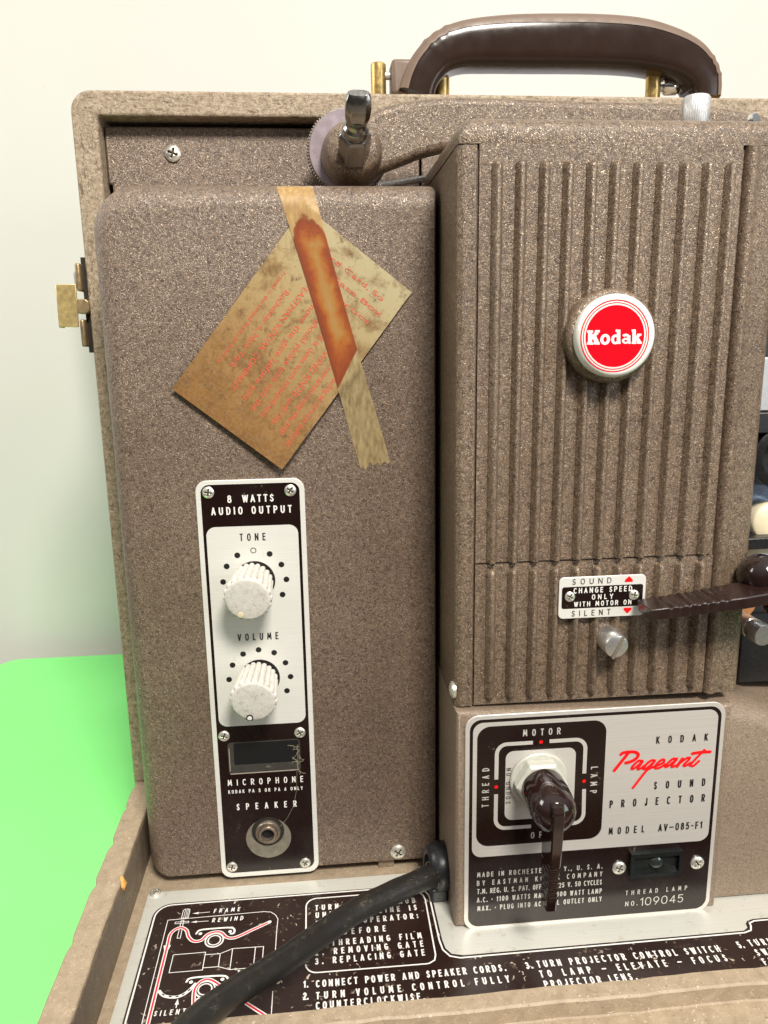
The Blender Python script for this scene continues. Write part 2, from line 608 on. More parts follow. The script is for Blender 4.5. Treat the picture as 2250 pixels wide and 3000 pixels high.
def floor(Z):
    return lambda u, w, h: (u, w, Z + h)


def rrect(x0, z0, x1, z1, r, n=7):
    """rounded rectangle, counter-clockwise; r = one radius or (bl, br, tr, tl)"""
    if not isinstance(r, (tuple, list)):
        r = (r,) * 4
    out = []
    for (cx, cz, a0, q) in ((x0 + r[0], z0 + r[0], 180, r[0]), (x1 - r[1], z0 + r[1], 270, r[1]), (x1 - r[2], z1 - r[2], 0, r[2]), (x0 + r[3], z1 - r[3], 90, r[3])):
        for k in range(n + 1):
            a = R(a0 + 90 * k / n)
            out.append((cx + q * math.cos(a), cz + q * math.sin(a)))
    return out


def pillow(mb, x0, x1, z0, z1, yb, yf, fil, rad, n=7, steps=7):
    """block from yb (back) to yf (front); fil = front fillet (left, right, bottom, top)"""
    fm = max(fil)
    rings = [[(u, yb, w) for u, w in rrect(x0, z0, x1, z1, rad, n)]]
    for s in range(steps + 1):
        a = s / steps * PI / 2
        ins = 1 - math.cos(a)
        y = yf + fm * (1 - math.sin(a))
        e = [f * ins for f in fil]
        rr = [max(0.3, q - 0.6 * fm * ins) for q in rad]
        rings.append([(u, y, w) for u, w in rrect(x0 + e[0], z0 + e[2], x1 - e[1], z1 - e[3], rr, n)])
    return mb.rings(rings)


WL = {}


def link(name, mesh, parent=None, loc=(0, 0, 0), rot=None):
    o = bpy.data.objects.new(name, mesh)
    C.objects.link(o)
    loc = Vector(loc)
    WL[o.name] = loc
    if parent is not None:
        o.parent = parent
        loc = loc - WL[parent.name]
    o.location = loc * S
    if rot:
        o.rotation_euler = rot
    return o


def obj(name, mb, m, parent=None, loc=(0, 0, 0), smooth=35, bev=0.0, seg=2, rot=None, fix=True):
    me = bpy.data.meshes.new(name)
    me.from_pydata([Vector(p) * S for p in mb.v], [], mb.f)
    if mb.uv:
        ul = me.uv_layers.new(name='UVMap')
        for lp in me.loops:
            ul.data[lp.index].uv = mb.uv[lp.vertex_index]
    me.materials.append(m)
    if fix:
        bm = bmesh.new()
        bm.from_mesh(me)
        bmesh.ops.recalc_face_normals(bm, faces=bm.faces)
        bm.to_mesh(me)
        bm.free()
    if smooth:
        me.polygons.foreach_set('use_smooth', [True] * len(me.polygons))
        me.set_sharp_from_angle(angle=R(smooth))
    o = link(name, me, parent, loc, rot)
    if bev:
        md = o.modifiers.new('bevel', 'BEVEL')
        md.width = bev * S
        md.segments = seg
        md.limit_method = 'ANGLE'
        md.angle_limit = R(40)
    return o


def thing(name, label, cat, loc, group=None):
    o = link(name, None, None, loc)
    o.empty_display_size = 0.02
    return tag(o, label, cat, group)


def tag(o, label=None, cat=None, group=None, kind=None):
    for k, v in (('label', label), ('category', cat), ('group', group), ('kind', kind)):
        if v:
            o[k] = v
    return o


def spline(pts, n=6, closed=False):
    """Catmull-Rom through pts"""
    P = [Vector(p) for p in pts]
    out = []
    m = len(P)
    rng = m if closed else m - 1
    for i in range(rng):
        p1, p2 = P[i], P[(i + 1) % m]
        p0 = P[(i - 1) % m] if (i > 0 or closed) else p1 * 2 - p2
        p3 = P[(i + 2) % m] if (i < m - 2 or closed) else p2 * 2 - p1
        for k in range(n):
            t = k / n
            out.append(0.5 * ((2 * p1) + (p2 - p0) * t + (2 * p0 - 5 * p1 + 4 * p2 - p3) * t * t + (3 * p1 - p0 - 3 * p2 + p3) * t ** 3))
    if not closed:
        out.append(P[-1])
    return out


# ------------------------------------------------------------------ condensed sign-writer's alphabet
def arc(cx, cy, rx, ry, a0, a1, n=10, e=1.0):
    o = []
    for k in range(n + 1):
        a = R(a0 + (a1 - a0) * k / n)
        c, s = math.cos(a), math.sin(a)
        o.append((cx + rx * math.copysign(abs(c) ** e, c), cy + ry * math.copysign(abs(s) ** e, s)))
    return o


def O_(w=1.0):
    return [arc(.5, .5, .5, .5, 0, 360, 24, .86)]


GL = {
    'A': (1.05, [[(0, 0), (.5, 1), (1, 0)], [(.2, .3), (.8, .3)]]),
    'B': (.95, [[(0, 0), (0, 1), (.5, 1)] + arc(.5, .765, .42, .235, 90, -90, 8) + [(0, .53)], [(.02, .53), (.55, .53)] + arc(.55, .265, .45, .265, 90, -90, 8) + [(0, 0)]]),
    'C': (.95, [arc(.55, .5, .55, .5, 52, 308, 18, .86)]),
    'D': (.98, [[(0, 0), (0, 1), (.35, 1)] + arc(.35, .5, .65, .5, 90, -90, 14, .9) + [(0, 0)]]),
    'E': (.78, [[(1, 1), (0, 1), (0, 0), (1, 0)], [(0, .52), (.88, .52)]]),
    'F': (.75, [[(1, 1), (0, 1), (0, 0)], [(0, .5), (.85, .5)]]),
    'G': (1.02, [arc(.52, .5, .52, .5, 52, 350, 18, .86) + [(1.0, .46), (.58, .46)]]),
    'H': (.98, [[(0, 0), (0, 1)], [(1, 0), (1, 1)], [(0, .52), (1, .52)]]),
    'I': (.0, [[(.5, 0), (.5, 1)]]),
    'J': (.62, [[(1, 1), (1, .3)] + arc(.5, .3, .5, .3, 0, -160, 10)]),
    'K': (.95, [[(0, 0), (0, 1)], [(.95, 1), (.02, .42)], [(.30, .60), (1, 0)]]),
    'L': (.72, [[(0, 1), (0, 0), (1, 0)]]),
    'M': (1.30, [[(0, 0), (.12, 1), (.5, .22), (.88, 1), (1, 0)]]),
    'N': (1.0, [[(0, 0), (0, 1), (1, 0), (1, 1)]]),
    'O': (1.0, O_()),
    'P': (.90, [[(0, 0), (0, 1), (.5, 1)] + arc(.5, .73, .5, .27, 90, -90, 9) + [(0, .46)]]),
    'Q': (1.0, O_() + [[(.6, .25), (1.0, -.05)]]),
    'R': (.95, [[(0, 0), (0, 1), (.5, 1)] + arc(.5, .74, .48, .26, 90, -90, 9) + [(0, .48)], [(.45, .48), (1, 0)]]),
    'S': (.85, [spline([(.92, .84), (.55, 1), (.12, .80), (.28, .58), (.72, .42), (.93, .20), (.5, 0), (.05, .16)], 5)]),
    'T': (.88, [[(0, 1), (1, 1)], [(.5, 1), (.5, 0)]]),
    'U': (.95, [[(0, 1), (0, .32)] + arc(.5, .32, .5, .32, 180, 360, 12) + [(1, 1)]]),
    'V': (1.0, [[(0, 1), (.5, 0), (1, 1)]]),
    'W': (1.45, [[(0, 1), (.25, 0), (.5, .95), (.75, 0), (1, 1)]]),
    'X': (.98, [[(0, 0), (1, 1)], [(0, 1), (1, 0)]]),
    'Y': (.98, [[(0, 1), (.5, .45), (1, 1)], [(.5, .48), (.5, 0)]]),
    'Z': (.95, [[(0, 1), (1, 1), (0, 0), (1, 0)]]),
    '0': (.95, O_()),
    '1': (.35, [[(0, .78), (1, 1), (1, 0)]]),
    '2': (.88, [arc(.5, .7, .48, .3, 160, -20, 12) + [(0, 0), (1, 0)]]),
    '3': (.88, [arc(.45, .75, .45, .25, 150, -90, 10) + arc(.45, .27, .5, .27, 80, -150, 10)]),
    '4': (.95, [[(.75, 0), (.75, 1), (0, .28), (1, .28)]]),
    '5': (.88, [[(.92, 1), (.15, 1), (.08, .55)] + arc(.45, .33, .5, .33, 120, -150, 12)]),
    '6': (.92, [arc(.5, .32, .48, .32, 0, 360, 16), [(.06, .42), (.70, 1)]]),
    '8': (.90, [arc(.5, .76, .40, .24, 0, 360, 16), arc(.5, .27, .5, .27, 0, 360, 16)]),
    '9': (.92, [arc(.5, .68, .48, .32, 0, 360, 16), [(.96, .60), (.35, 0)]]),
    '.': (.0, [[(.5, -.02), (.5, .10)]]),
    ',': (.08, [[(.7, .08), (.3, -.16)]]),
    ':': (.0, [[(.5, .10), (.5, .22)], [(.5, .62), (.5, .74)]]),
    '-': (.55, [[(0, .48), (1, .48)]]),
    '~': (1.3, [[(0, .48), (1, .48)]]),
    '*': (.0, [[(.5, .40), (.5, .56)]]),
}


def text(mb, fr, s, u0, u1, v0, cap, sw=0.13, cw=0.46, h=0.12, slant=0.0, dv=0.0, space=0.62, just=None):
    """write s between u0 and u1 on baseline v0; cap = letter height, cw = width of an O against the height"""
    W = cap * cw
    sw = sw * cap
    widths = [(space * W if ch == ' ' else GL[ch][0] * (W - sw) + sw) for ch in s]
    n = len(s)
    gap = (u1 - u0 - sum(widths)) / max(1, n - 1)
    x = u0
    for ch, wd in zip(s, widths):
        if ch != ' ':
            gw = wd - sw
            for st in GL[ch][1]:
                pts = []
                for p in st:
                    px = x + sw / 2 + p[0] * gw
                    pz = sw / 2 + p[1] * (cap - sw)
                    base = v0 + dv * ((px - u0) / max(1e-6, u1 - u0))
                    pts.append((px + slant * pz, base + pz))
                cl = len(pts) > 12 and abs(pts[0][0] - pts[-1][0]) < 1e-6 and abs(pts[0][1] - pts[-1][1]) < 1e-6
                if cl:
                    mb.stroke(pts[:-1], sw, fr, h, closed=True)
                    continue
                run = [pts[0]]
                for q in range(1, len(pts)):
                    run.append(pts[q])
                    if q < len(pts) - 1:
                        a_ = Vector((pts[q][0] - pts[q - 1][0], pts[q][1] - pts[q - 1][1]))
                        b_ = Vector((pts[q + 1][0] - pts[q][0], pts[q + 1][1] - pts[q][1]))
                        if a_.length < 1e-6 or b_.length < 1e-6 or a_.angle(b_) < R(48):
                            continue
                        mb.stroke(run, sw, fr, h, ext=sw * 0.4)
                        run = [pts[q]]
                mb.stroke(run, sw, fr, h, ext=sw * 0.4)
        x += wd + gap
    return mb


# turned frame: text running up or down a plate
def turned(fr, cu, cv, ang):
    c, s = math.cos(R(ang)), math.sin(R(ang))
    return lambda u, w, h: fr(cu + u * c - w * s, cv + u * s + w * c, h)


# ------------------------------------------------------------------ screws
SCR = {}


def screw_mesh(d):
    key = round(d, 2)
    if key in SCR:
        return SCR[key]
    r = d / 2
    mb = MB()
    nr, ns = 16, 48
    vs = []
    arm = 0.13 * d
    reach = 0.31 * d

    def hgt(x, z):
        q = math.hypot(x, z)
        top = 0.30 * r * max(0.0, 1 - (q / r) ** 2.6) + 0.22 * r
        a, b = abs(x), abs(z)
        lo, hi = min(a, b), max(a, b)
        in_ = min((arm * 0.5 - lo) / (0.05 * d), (reach - hi) / (0.07 * d))
        return top - 0.36 * r * max(0.0, min(1.0, in_ + 0.3))

    fs = []
    g = 40
    idx = {}
    for i in range(g + 1):
        for j in range(g + 1):
            # square to disc
            a, b = 2 * i / g - 1, 2 * j / g - 1
            x = a * math.sqrt(max(0, 1 - b * b / 2)) * r
            z = b * math.sqrt(max(0, 1 - a * a / 2)) * r
            idx[i, j] = len(vs)
            vs.append((x, -hgt(x, z), z))
    for i in range(g):
        for j in range(g):
            fs.append((idx[i, j], idx[i + 1, j], idx[i + 1, j + 1], idx[i, j + 1]))
    rim = [idx[i, 0] for i in range(g)] + [idx[g, j] for j in range(g)] + [idx[i, g] for i in range(g, 0, -1)] + [idx[0, j] for j in range(g, 0, -1)]
    nb = len(vs)
    for q in rim:
        vs.append((vs[q][0], 0.15 * r, vs[q][2]))
    m = len(rim)
    for k in range(m):
        fs.append((rim[k], nb + k, nb + (k + 1) % m, rim[(k + 1) % m]))
    mb.add(vs, fs)
    o = obj('screw', mb, SCREW, None, smooth=50, fix=False)
    me = o.data
    me.materials.append(GRIME)
    for p in me.polygons:
        c = p.center / S
        lo, hi = min(abs(c.x), abs(c.z)), max(abs(c.x), abs(c.z))
        if lo < arm * 0.46 and hi < reach * 0.97 and c.y < 0:
            p.material_index = 1
    bpy.data.objects.remove(o)
    SCR[key] = me
    return me


def screw(loc, d, ang, parent, facing='front'):
    base = {'front': Matrix.Identity(3), 'up': Matrix.Rotation(R(-90), 3, 'X'), 'left': Matrix.Rotation(R(-90), 3, 'Z')}[facing]
    rot = (base @ Matrix.Rotation(R(ang), 3, 'Y')).to_euler()
    return link('screw', screw_mesh(d), parent, loc, rot)


# ================================================================== SETTING
mb = MB()
mb.box(-1600, 1900, 452, 470, -900, 2200)
tag(obj('wall', mb, WALL, None), kind='structure')
mb = MB()
mb.box(-2600, 2900, -2600, 452, -905, -900)
tag(obj('floor', mb, plain('room floor', (0.25, 0.21, 0.17), 0.6), None), kind='structure')

tbl = thing('table', 'bright green covered table top under the projector case', 'table', (200, -100, -900))
mb = MB()
mb.prism(rrect(-290, -185, 900, 420, (20, 20, 20, 24), 8), floor(-20), -18, 0)
obj('table_top', mb, GREEN, tbl, bev=2)
for lx in (-250, 850):
    for ly in (-150, 370):
        mb = MB()
        mb.box(lx - 20, lx + 20, ly - 20, ly + 20, -900, -38.5)
        obj('leg', mb, GREEN, tbl)

# sheet of white paper propped on the wall behind the case
mb = MB()
P0 = [(-118, 481), (-98, 484), (-60, 487.5), (0, 491.5), (70, 496.5), (90, 497.5), (330, 508), (420, 509), (640, 505)]
PB = 300
rg = []
for t, dy in ((0, 0), (0.3, -1.5), (0.7, -1), (1, 0)):
    rg.append([(x, PB + dy + 0.004 * (x - 100) , -20 + (z + 20) * t) for x, z in P0])
n = len(P0)
mb.add([p for r in rg for p in r], [(i * n + j, i * n + j + 1, (i + 1) * n + j + 1, (i + 1) * n + j) for i in range(3) for j in range(n - 1)])
o = obj('paper_sheet', mb, PAPERM, None)
md = o.modifiers.new('thick', 'SOLIDIFY')
md.thickness = 0.0006
tag(o, 'plain white backing sheet standing behind the projector case', 'paper')

# ================================================================== PROJECTOR
PJ = thing('film_projector', 'vintage brown hammertone sound film projector in its open wooden carrying case', 'projector', (215, 40, -20))

# ---- case: upright shell and open tray
XE = 520
mb = MB()
inner = [(XE - 14, -20), (XE - 14, 442), (-49.8, 442), (-49.8, -20)]
a = [(XE, -20)] + [(XE, 455)] + arc(-52.5, 443.5, 11.5, 11.5, 90, 180, 8) + [(-64, -20)]
outl = a + list(reversed(inner))
mb.prism(outl, front(65), -145, 0)
shell = obj('case_shell', mb, CASEX, PJ, bev=1.6, seg=3)
# upright edge of the case is faced with its own ply grain
mb = MB()
mb.prism([(-63.1, 33), (-50.7, 33), (-50.7, 441.5), (-63.1, 441.5)], front(65), 0.0, 0.45)
obj('upright_edge', mb, CASEZ, PJ, bev=0.3)
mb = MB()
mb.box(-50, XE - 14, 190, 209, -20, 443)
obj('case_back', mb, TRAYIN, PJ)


def wavy(x, amp=0.35):
    return amp * (math.sin(x * 0.31) * 0.6 + math.sin(x * 0.083 + 1) + 0.5 * math.sin(x * 0.9))


tray = None
mb = MB()
mb.box(-49, XE, -127, 76, -6, 0)
tray = obj('base_tray', mb, TRAY, PJ)
# side wall with a chipped outer edge
mb = MB()
rg = []
ys = [64.7 - i * 3.2 for i in range(68)]
notch = [(1, 0.9), (9, 1.3), (20, 1.6), (31, 1.4), (44, 1.0)]
for i, y in enumerate(ys):
    c = sum(a2 * max(0, 1 - abs(i - k) / 1.6) for k, a2 in notch)
    xo = -63.5 + c + wavy(y, 0.12)
    xi = -49.2 + wavy(y + 40, 0.22)
    rg.append([(xo, y, -20), (xo, y, 30.7), (xo + 0.9, y, 31.6), (xi - 0.6, y, 31.6), (xi, y, 31.1), (-49.2, y, -20)])
mb.rings(rg)
obj('tray_wall', mb, TRAY, tray, smooth=30)
# darker inner lining of that wall
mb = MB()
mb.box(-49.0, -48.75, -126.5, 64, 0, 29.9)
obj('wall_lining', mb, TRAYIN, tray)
# front wall: lip with a step outside it
mb = MB()
rg = []
for i in range(60):
    x = -49.1 + i * 9.6
    yi = -126.6 + wavy(x, 0.35) + 0.006 * x
    rg.append([(x, yi, -20), (x, yi, 30.6), (x, yi - 1, 31.6), (x, yi - 8.6, 31.6), (x, yi - 9.6, 30.8), (x, yi - 9.8, 23.5), (x, yi - 10.4, 22.8), (x, yi - 34, 22.8), (x, yi - 35, -20)])
mb.rings(rg)
obj('front_wall', mb, TRAY, tray, smooth=30)

# ---- latch on the case's left side
lt = link('latch', None, PJ, (-68, 66, 340))
mb = MB()
mb.box(-69.2, -66.2, 62, 90, 347.8, 363.4)
mb.box(-69.4, -66.6, 62, 90, 316.4, 332)
obj('latch_base', mb, BRONZE, lt, bev=1.1, seg=3)
mb = MB()
mb.prism(rrect(-70, 335.2, -62.8, 343.4, (1, 3, 3, 1), 5), front(63), -6, 1.2)
obj('latch_tab', mb, BRONZE, lt, bev=0.5)
mb = MB()
mb.prism([(-81, 327.9), (-70, 327.6), (-69.3, 351.8), (-80.6, 351.5)], front(62), -1.4, 0)
mb.prism([(-81.6, 327.6), (-80.2, 327.4), (-79.9, 351.8), (-81.2, 351.7)], front(63.5), -7, 0)
obj('latch_plate', mb, BRASSF, lt, bev=0.35)
mb = MB()
mb.lathe([(1.6, 0), (1.6, 9)], (-71.2, 72, 350), (0, 0, 1), 16)
obj('latch_pin', mb, ZINC, lt)
mb = MB()
mb.prism([(-71.5, 327), (-69.2, 327), (-68.4, 318.5), (-70.0, 318.3)], front(72), -4, 0)
obj('latch_hook', mb, CHROME, lt, bev=0.3)
mb = MB()
mb.box(-67, -64.05, 68, 88, 313, 367)
obj('latch_backing', mb, KNURLDARK, lt)

# ---- rear panels
mb = MB()
mb.prism([(-47.2, 10), (132.2, 10), (132.2, 439.2), (-49.2, 439.2), (-49.2, 408), (-47.2, 408)], front(76), -2.5, 0)
rp = obj('rear_panel', mb, HAM, PJ, bev=1.0, seg=3)
screw((-11.6, 76, 424.8), 9.2, 20, rp)
mb = MB()
mb.prism(rrect(133.4, 10, XE - 20, 439.2, 1), front(76), -2.5, 0)
obj('rear_panel', mb, HAM, PJ, bev=1.0, seg=3)

# ---- carrying handle on the case top
HY = 125


def handle(shell=False):
    # outline of the grip as a centre line with changing section
    cl = [(136.5, 470), (139, 478), (144, 486.5), (153, 494.5), (166, 499.3), (185, 501.2), (210, 502.2), (250, 502.7), (279, 501.6), (299, 498.2), (314, 493), (322.5, 486.5), (327, 479), (328, 470)]
    th = [11.5, 11.3, 11.5, 12.0, 13.0, 14.2, 15.0, 15.2, 14.8, 13.8, 12.8, 11.6, 10.4, 9.6]
    P = spline([(a, b, 0) for a, b in cl], 8)
    T = spline([(a, 0, 0) for a in th], 8)
    M2 = MB()
    rr = []
    acc = 0
    for i, p in enumerate(P):
        d = (P[min(i + 1, len(P) - 1)] - P[max(i - 1, 0)]).normalized()
        nrm = Vector((-d.y, d.x, 0))
        t = T[i].x
        wy = 13.5
        # three moulded bands at each shoulder
        band = 0
        for c0 in (21, 24.5, 28, 88, 91.5, 95):
            band += 0.9 * max(0, 1 - abs(i - c0) / 1.3)
        ring = []
        for k in range(40):
            a = 2 * PI * k / 40
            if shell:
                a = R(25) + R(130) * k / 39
            c, s = math.cos(a), math.sin(a)
            e = 0.42
            es = 0.72 if s > 0 else 0.42
            u = math.copysign(abs(c) ** e, c) * wy
            w = math.copysign(abs(s) ** es, s) * t
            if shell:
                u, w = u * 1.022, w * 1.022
            if s > 0.05:
                w += band * (0.8 if s > 0.3 else 0.3)
            q = p + nrm * w
            ring.append((q.x, HY + u, q.y))
        rr.append(ring)
    M2.rings(rr)
    return M2


hd = obj('carry_handle', handle(), HANDLEM, PJ, smooth=60)
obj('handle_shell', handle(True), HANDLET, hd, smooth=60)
mb = MB()
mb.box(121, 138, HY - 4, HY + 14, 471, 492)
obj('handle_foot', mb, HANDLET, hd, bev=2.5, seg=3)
for (px, zt) in ((113.2, 491), (154.5, 484), (296.5, 489), (338, 484)):
    mb = MB()
    mb.lathe([(4.6, 0), (4.9, 0.5), (4.9, zt - 456), (4.3, zt - 455.3)], (px, HY + 4, 455.3), (0, 0, 1), 24)
    obj('handle_post', mb, BRASS, hd, smooth=40)
for (xa, xb) in ((114, 153), (298, 337)):
    mb = MB()
    mb.lathe([(2.4, 0), (2.4, xb - xa)], (xa, HY + 4, 484 if xa < 200 else 479), (1, 0, 0), 16)
    obj('handle_pin', mb, ZINC, hd)
mb = MB()
mb.lathe([(4.2, 0), (5.5, 2), (5.5, 9), (4.2, 11)], (303, HY + 4, 480), (1, 0, 0), 20)
obj('pin_collar', mb, CHROME, hd, smooth=40)

# ---- take-up arm, pulley and reel spindle
mb = MB()
armo = [(92, 402.5), (103.5, 408.6), (115, 412.8), (127.4, 417.4), (137.7, 419.8), (150, 421.6), (180, 422), (340, 424), (340, 434), (316, 440), (290, 443.8), (265, 445.2), (216, 445.4), (169, 446.6), (148, 446.8), (134, 446.2), (117.5, 444.5), (104, 440.5), (92, 433)]
mb.prism([(u, w - 3.0) for u, w in armo], front(30), -14, 0)
arm = obj('reel_arm', mb, HAM2, PJ, bev=4.0, seg=4, smooth=50)
mb = MB()
mb.lathe([(17.2, -6), (17.0, -2), (16.4, 4), (15.2, 11), (14.2, 16), (13.0, 18.6), (10.5, 19.6), (0.1, 19.8)], (90.3, 38, 416.2), (0.0, -1, -0.06), 56)
obj('arm_boss', mb, HAM2, arm, smooth=60)
mb = MB()
mb.lathe([(18, -3.5), (21.2, -3.5), (21.7, -2.6), (21.7, 2.6), (21.2, 3.5), (0.1, 3.6)], (88.3, 47, 419.6), (0, -1, 0), 220, mod=lambda a, h: 1.0 if abs(h) > 3 else 1.0 + 0.012 * math.cos(a * 110))
kp = obj('knurled_pulley', mb, PULLEY, arm, smooth=30)
mb = MB()
teeth = []
NT = 84
for k in range(NT * 4):
    a = 2 * PI * k / (NT * 4)
    q = 22.7 if k % 4 in (0, 1) else 21.5
    teeth.append((88.3 + q * math.cos(a), 419.6 + q * math.sin(a)))
mb.prism(teeth, front(47), -4.5, 2.4)
obj('knurled_rim', mb, plain('dirty knurled steel', (0.30, 0.27, 0.22), 0.4, 0.7, 0.3), kp, smooth=0)
sax = Vector((0.03, -math.cos(R(27)), math.sin(R(27))))
so = Vector((89.8, 19, 412.6))
e_up = Vector((0, 0, 1))
mb = MB()
mb.lathe([(8.4, -2), (8.4, 12.6), (7.3, 14.2), (0.1, 14.2)], so, sax, 6, up=(0.45, 0, 1))
obj('spindle_nut', mb, SPIN, arm, smooth=20, bev=0.3)
mb = MB()
mb.lathe([(6.2, 14), (6.6, 15), (6.6, 18.5), (5.3, 20), (4.9, 22), (5.6, 24), (6.1, 26)], so, sax, 28)
# folded tip: a flattened block scooped at its root
ee1 = (Vector((1, 0, 0)) - sax * sax.x).normalized()
ee2 = sax.cross(ee1)


def tipring(h, a, b, sk=0):
    o = so + sax * h
    return [o + ee1 * (a * x) + ee2 * (b * y + sk) for x, y in ((-1, -0.55), (-0.55, -1), (0.55, -1), (1, -0.55), (1, 0.55), (0.55, 1), (-0.55, 1), (-1, 0.55))]


mb.rings([tipring(23, 4.8, 4.8), tipring(27, 6.0, 5.6), tipring(33, 6.3, 5.4), tipring(36, 6.0, 4.0, 0.6), tipring(38.5, 4.8, 1.8, 1.6)])
obj('reel_spindle', mb, SPIN, arm, smooth=28, bev=0.25)

# coil spring belt running to the lamp house
mb = MB()
pa, pb = Vector((106, 60, 404.2)), Vector((142, 58, 409.6))
dv = (pb - pa)
u1 = Vector((0, 1, 0))
u2 = dv.normalized().cross(u1)
hel = []
turns = 34
for i in range(turns * 8 + 1):
    t = i / (turns * 8)
    ang = 2 * PI * turns * t
    hel.append(pa + dv * t + (u1 * math.cos(ang) + u2 * math.sin(ang)) * 1.5)
mb.tube(hel, 0.55, 6)
obj('spring_belt', mb, STEEL, PJ, smooth=80)

# ---- amplifier cover
mb = MB()
pillow(mb, -43, 131, 5, 395, 74, 0, (10, 2.0, 2.0, 12), (11, 3, 3.2, 23), 10, 9)
cov = obj('amplifier_cover', mb, HAM, PJ, smooth=50)
screw((106.4, 0.1, 12.6), 9.4, 38, cov)
mb = MB()
mb.box(94.5, 104, 3, 40, 0.3, 4.6)
obj('foot_bracket', mb, HAM3, cov)

# ---- amplifier control plate
F0 = front(0)
mb = MB()
mb.prism(rrect(0, 3.8, 58, 245.6, 6.2, 9), F0, -0.2, 1.0)
ap = obj('control_plate', mb, PLATE, PJ, bev=0.25)
mb = MB()
mb.poly(rrect(2.7, 6.9, 55.3, 243.3, 4.6, 9), F0, 1.06)
obj('dark_print', mb, INK, ap, smooth=0, fix=False)
mb = MB()
mb.poly(rrect(4.3, 102.6, 53.7, 220.1, 5.0, 9), F0, 1.12)
obj('light_panel', mb, PLATE, ap, smooth=0, fix=False)
H1 = 1.2
mb = MB()
text(mb, F0, '8 WATTS', 16.6, 41.4, 233.2, 4.2, 0.17, 0.58, H1, space=1.4)
text(mb, F0, 'AUDIO OUTPUT', 7.7, 50.8, 226.7, 4.3, 0.17, 0.54, H1)
obj('white_lettering', mb, WHITEINK, ap, smooth=0, fix=False)
mb = MB()
text(mb, F0, 'MICROPHONE', 7.0, 50.8, 64.9, 4.0, 0.14, 0.50, H1, dv=-0.4)
text(mb, F0, 'KODAK PA 5 OR PA 6 ONLY', 7.0, 50.3, 59.9, 2.3, 0.16, 0.52, H1, dv=-0.5)
text(mb, F0, 'SPEAKER', 11.2, 46.3, 48.8, 4.2, 0.16, 0.48, H1, dv=-0.3)
obj('white_lettering', mb, WHITEINK, ap, smooth=0, fix=False)
mb = MB()
text(mb, F0, 'TONE', 22.0, 36.0, 211.8, 4.2, 0.15, 0.48, H1)
text(mb, F0, 'VOLUME', 17.7, 40.4, 154.3, 4.2, 0.15, 0.48, H1)
for c in ((20.2, 203.9), (14.1, 197.9), (11.7, 189.1), (14.1, 180.4), (37.7, 204.0), (43.8, 197.7), (46.2, 189.1), (43.7, 180.4)):
    mb.disc(c, 1.6, F0, H1)
mb.annulus((29.0, 206.3), 1.6, 1.2, F0, H1)
for c in ((28.9, 148.5), (20.2, 146.4), (14.0, 140.1), (11.6, 131.5), (14.0, 122.8), (37.5, 146.3), (43.6, 139.9), (46.1, 131.3), (43.7, 122.8)):
    mb.disc(c, 1.6, F0, H1)
for c in ((28.9, 189.1), (28.9, 131.4)):
    mb.disc(c, 11.2, F0, H1 + 0.02, 48)
obj('black_lettering', mb, BLACKINK, ap, smooth=0, fix=False)
for (x, z, a) in ((6.8, 239.3, 10), (50.4, 239.1, 35), (6.7, 97.0, 20), (50.0, 96.4, 60), (6.4, 11.3, 15), (49.9, 10.5, 40)):
    screw((x, -1.1, z), 6.3, a, ap)


def fluted(cx, cz, tilt, dot, spin):
    k = link('control_knob', None, ap, (cx, -1.2, cz))
    ax = Vector((tilt[0], -1, tilt[1])).normalized()
    m2 = MB()
    nf = 20

    def md(a, h):
        if h < 22.3:
            return 1.0 + 0.17 * (abs(math.cos((a + spin) * nf / 2)) ** 0.5 - 0.6)
        return 1.0
    m2.lathe([(10.2, 0.4), (10.6, 1.0), (10.9, 7), (11.6, 15), (12.2, 20), (12.2, 21.4), (11.8, 22.2), (11.75, 22.4), (11.8, 22.8), (11.4, 23.2), (10.6, 23.4), (5, 23.5), (0.05, 23.5)], (cx, -1.2, cz), ax, 20 * 14, mod=md)
    kb = obj('knob_body', m2, KNOBW, ap, smooth=50)
    m3 = MB()
    e = ax
    px = Vector((cx, -1.2, cz)) + ax * 23.1 + Vector((dot[0], 0, dot[1]))
    if dot[2]:
        m3.lathe([(1.9, 0), (1.9, 0.55), (0.1, 0.6)], px, ax, 20)
        obj('knob_dot_rim', m3, BLACK, ap)
        m3 = MB()
        m3.lathe([(1.25, 0), (1.25, 0.75), (0.1, 0.85)], px, ax, 20)
        obj('knob_dot', m3, BADGEW, ap)
    else:
        m3.lathe([(1.5, 0), (1.5, 0.4), (0.1, 0.55)], px, ax, 20)
        obj('knob_dot', m3, plain('yellowed dot', (0.70, 0.60, 0.40), 0.5), ap)
    bpy.data.objects.remove(k)
    return kb


fluted(27.9, 189.0, (-0.06, -0.13), (-3.9, -8.2, 0), 0.03)
fluted(27.9, 131.3, (-0.06, -0.14), (-2.2, -9.0, 1), 0.11)

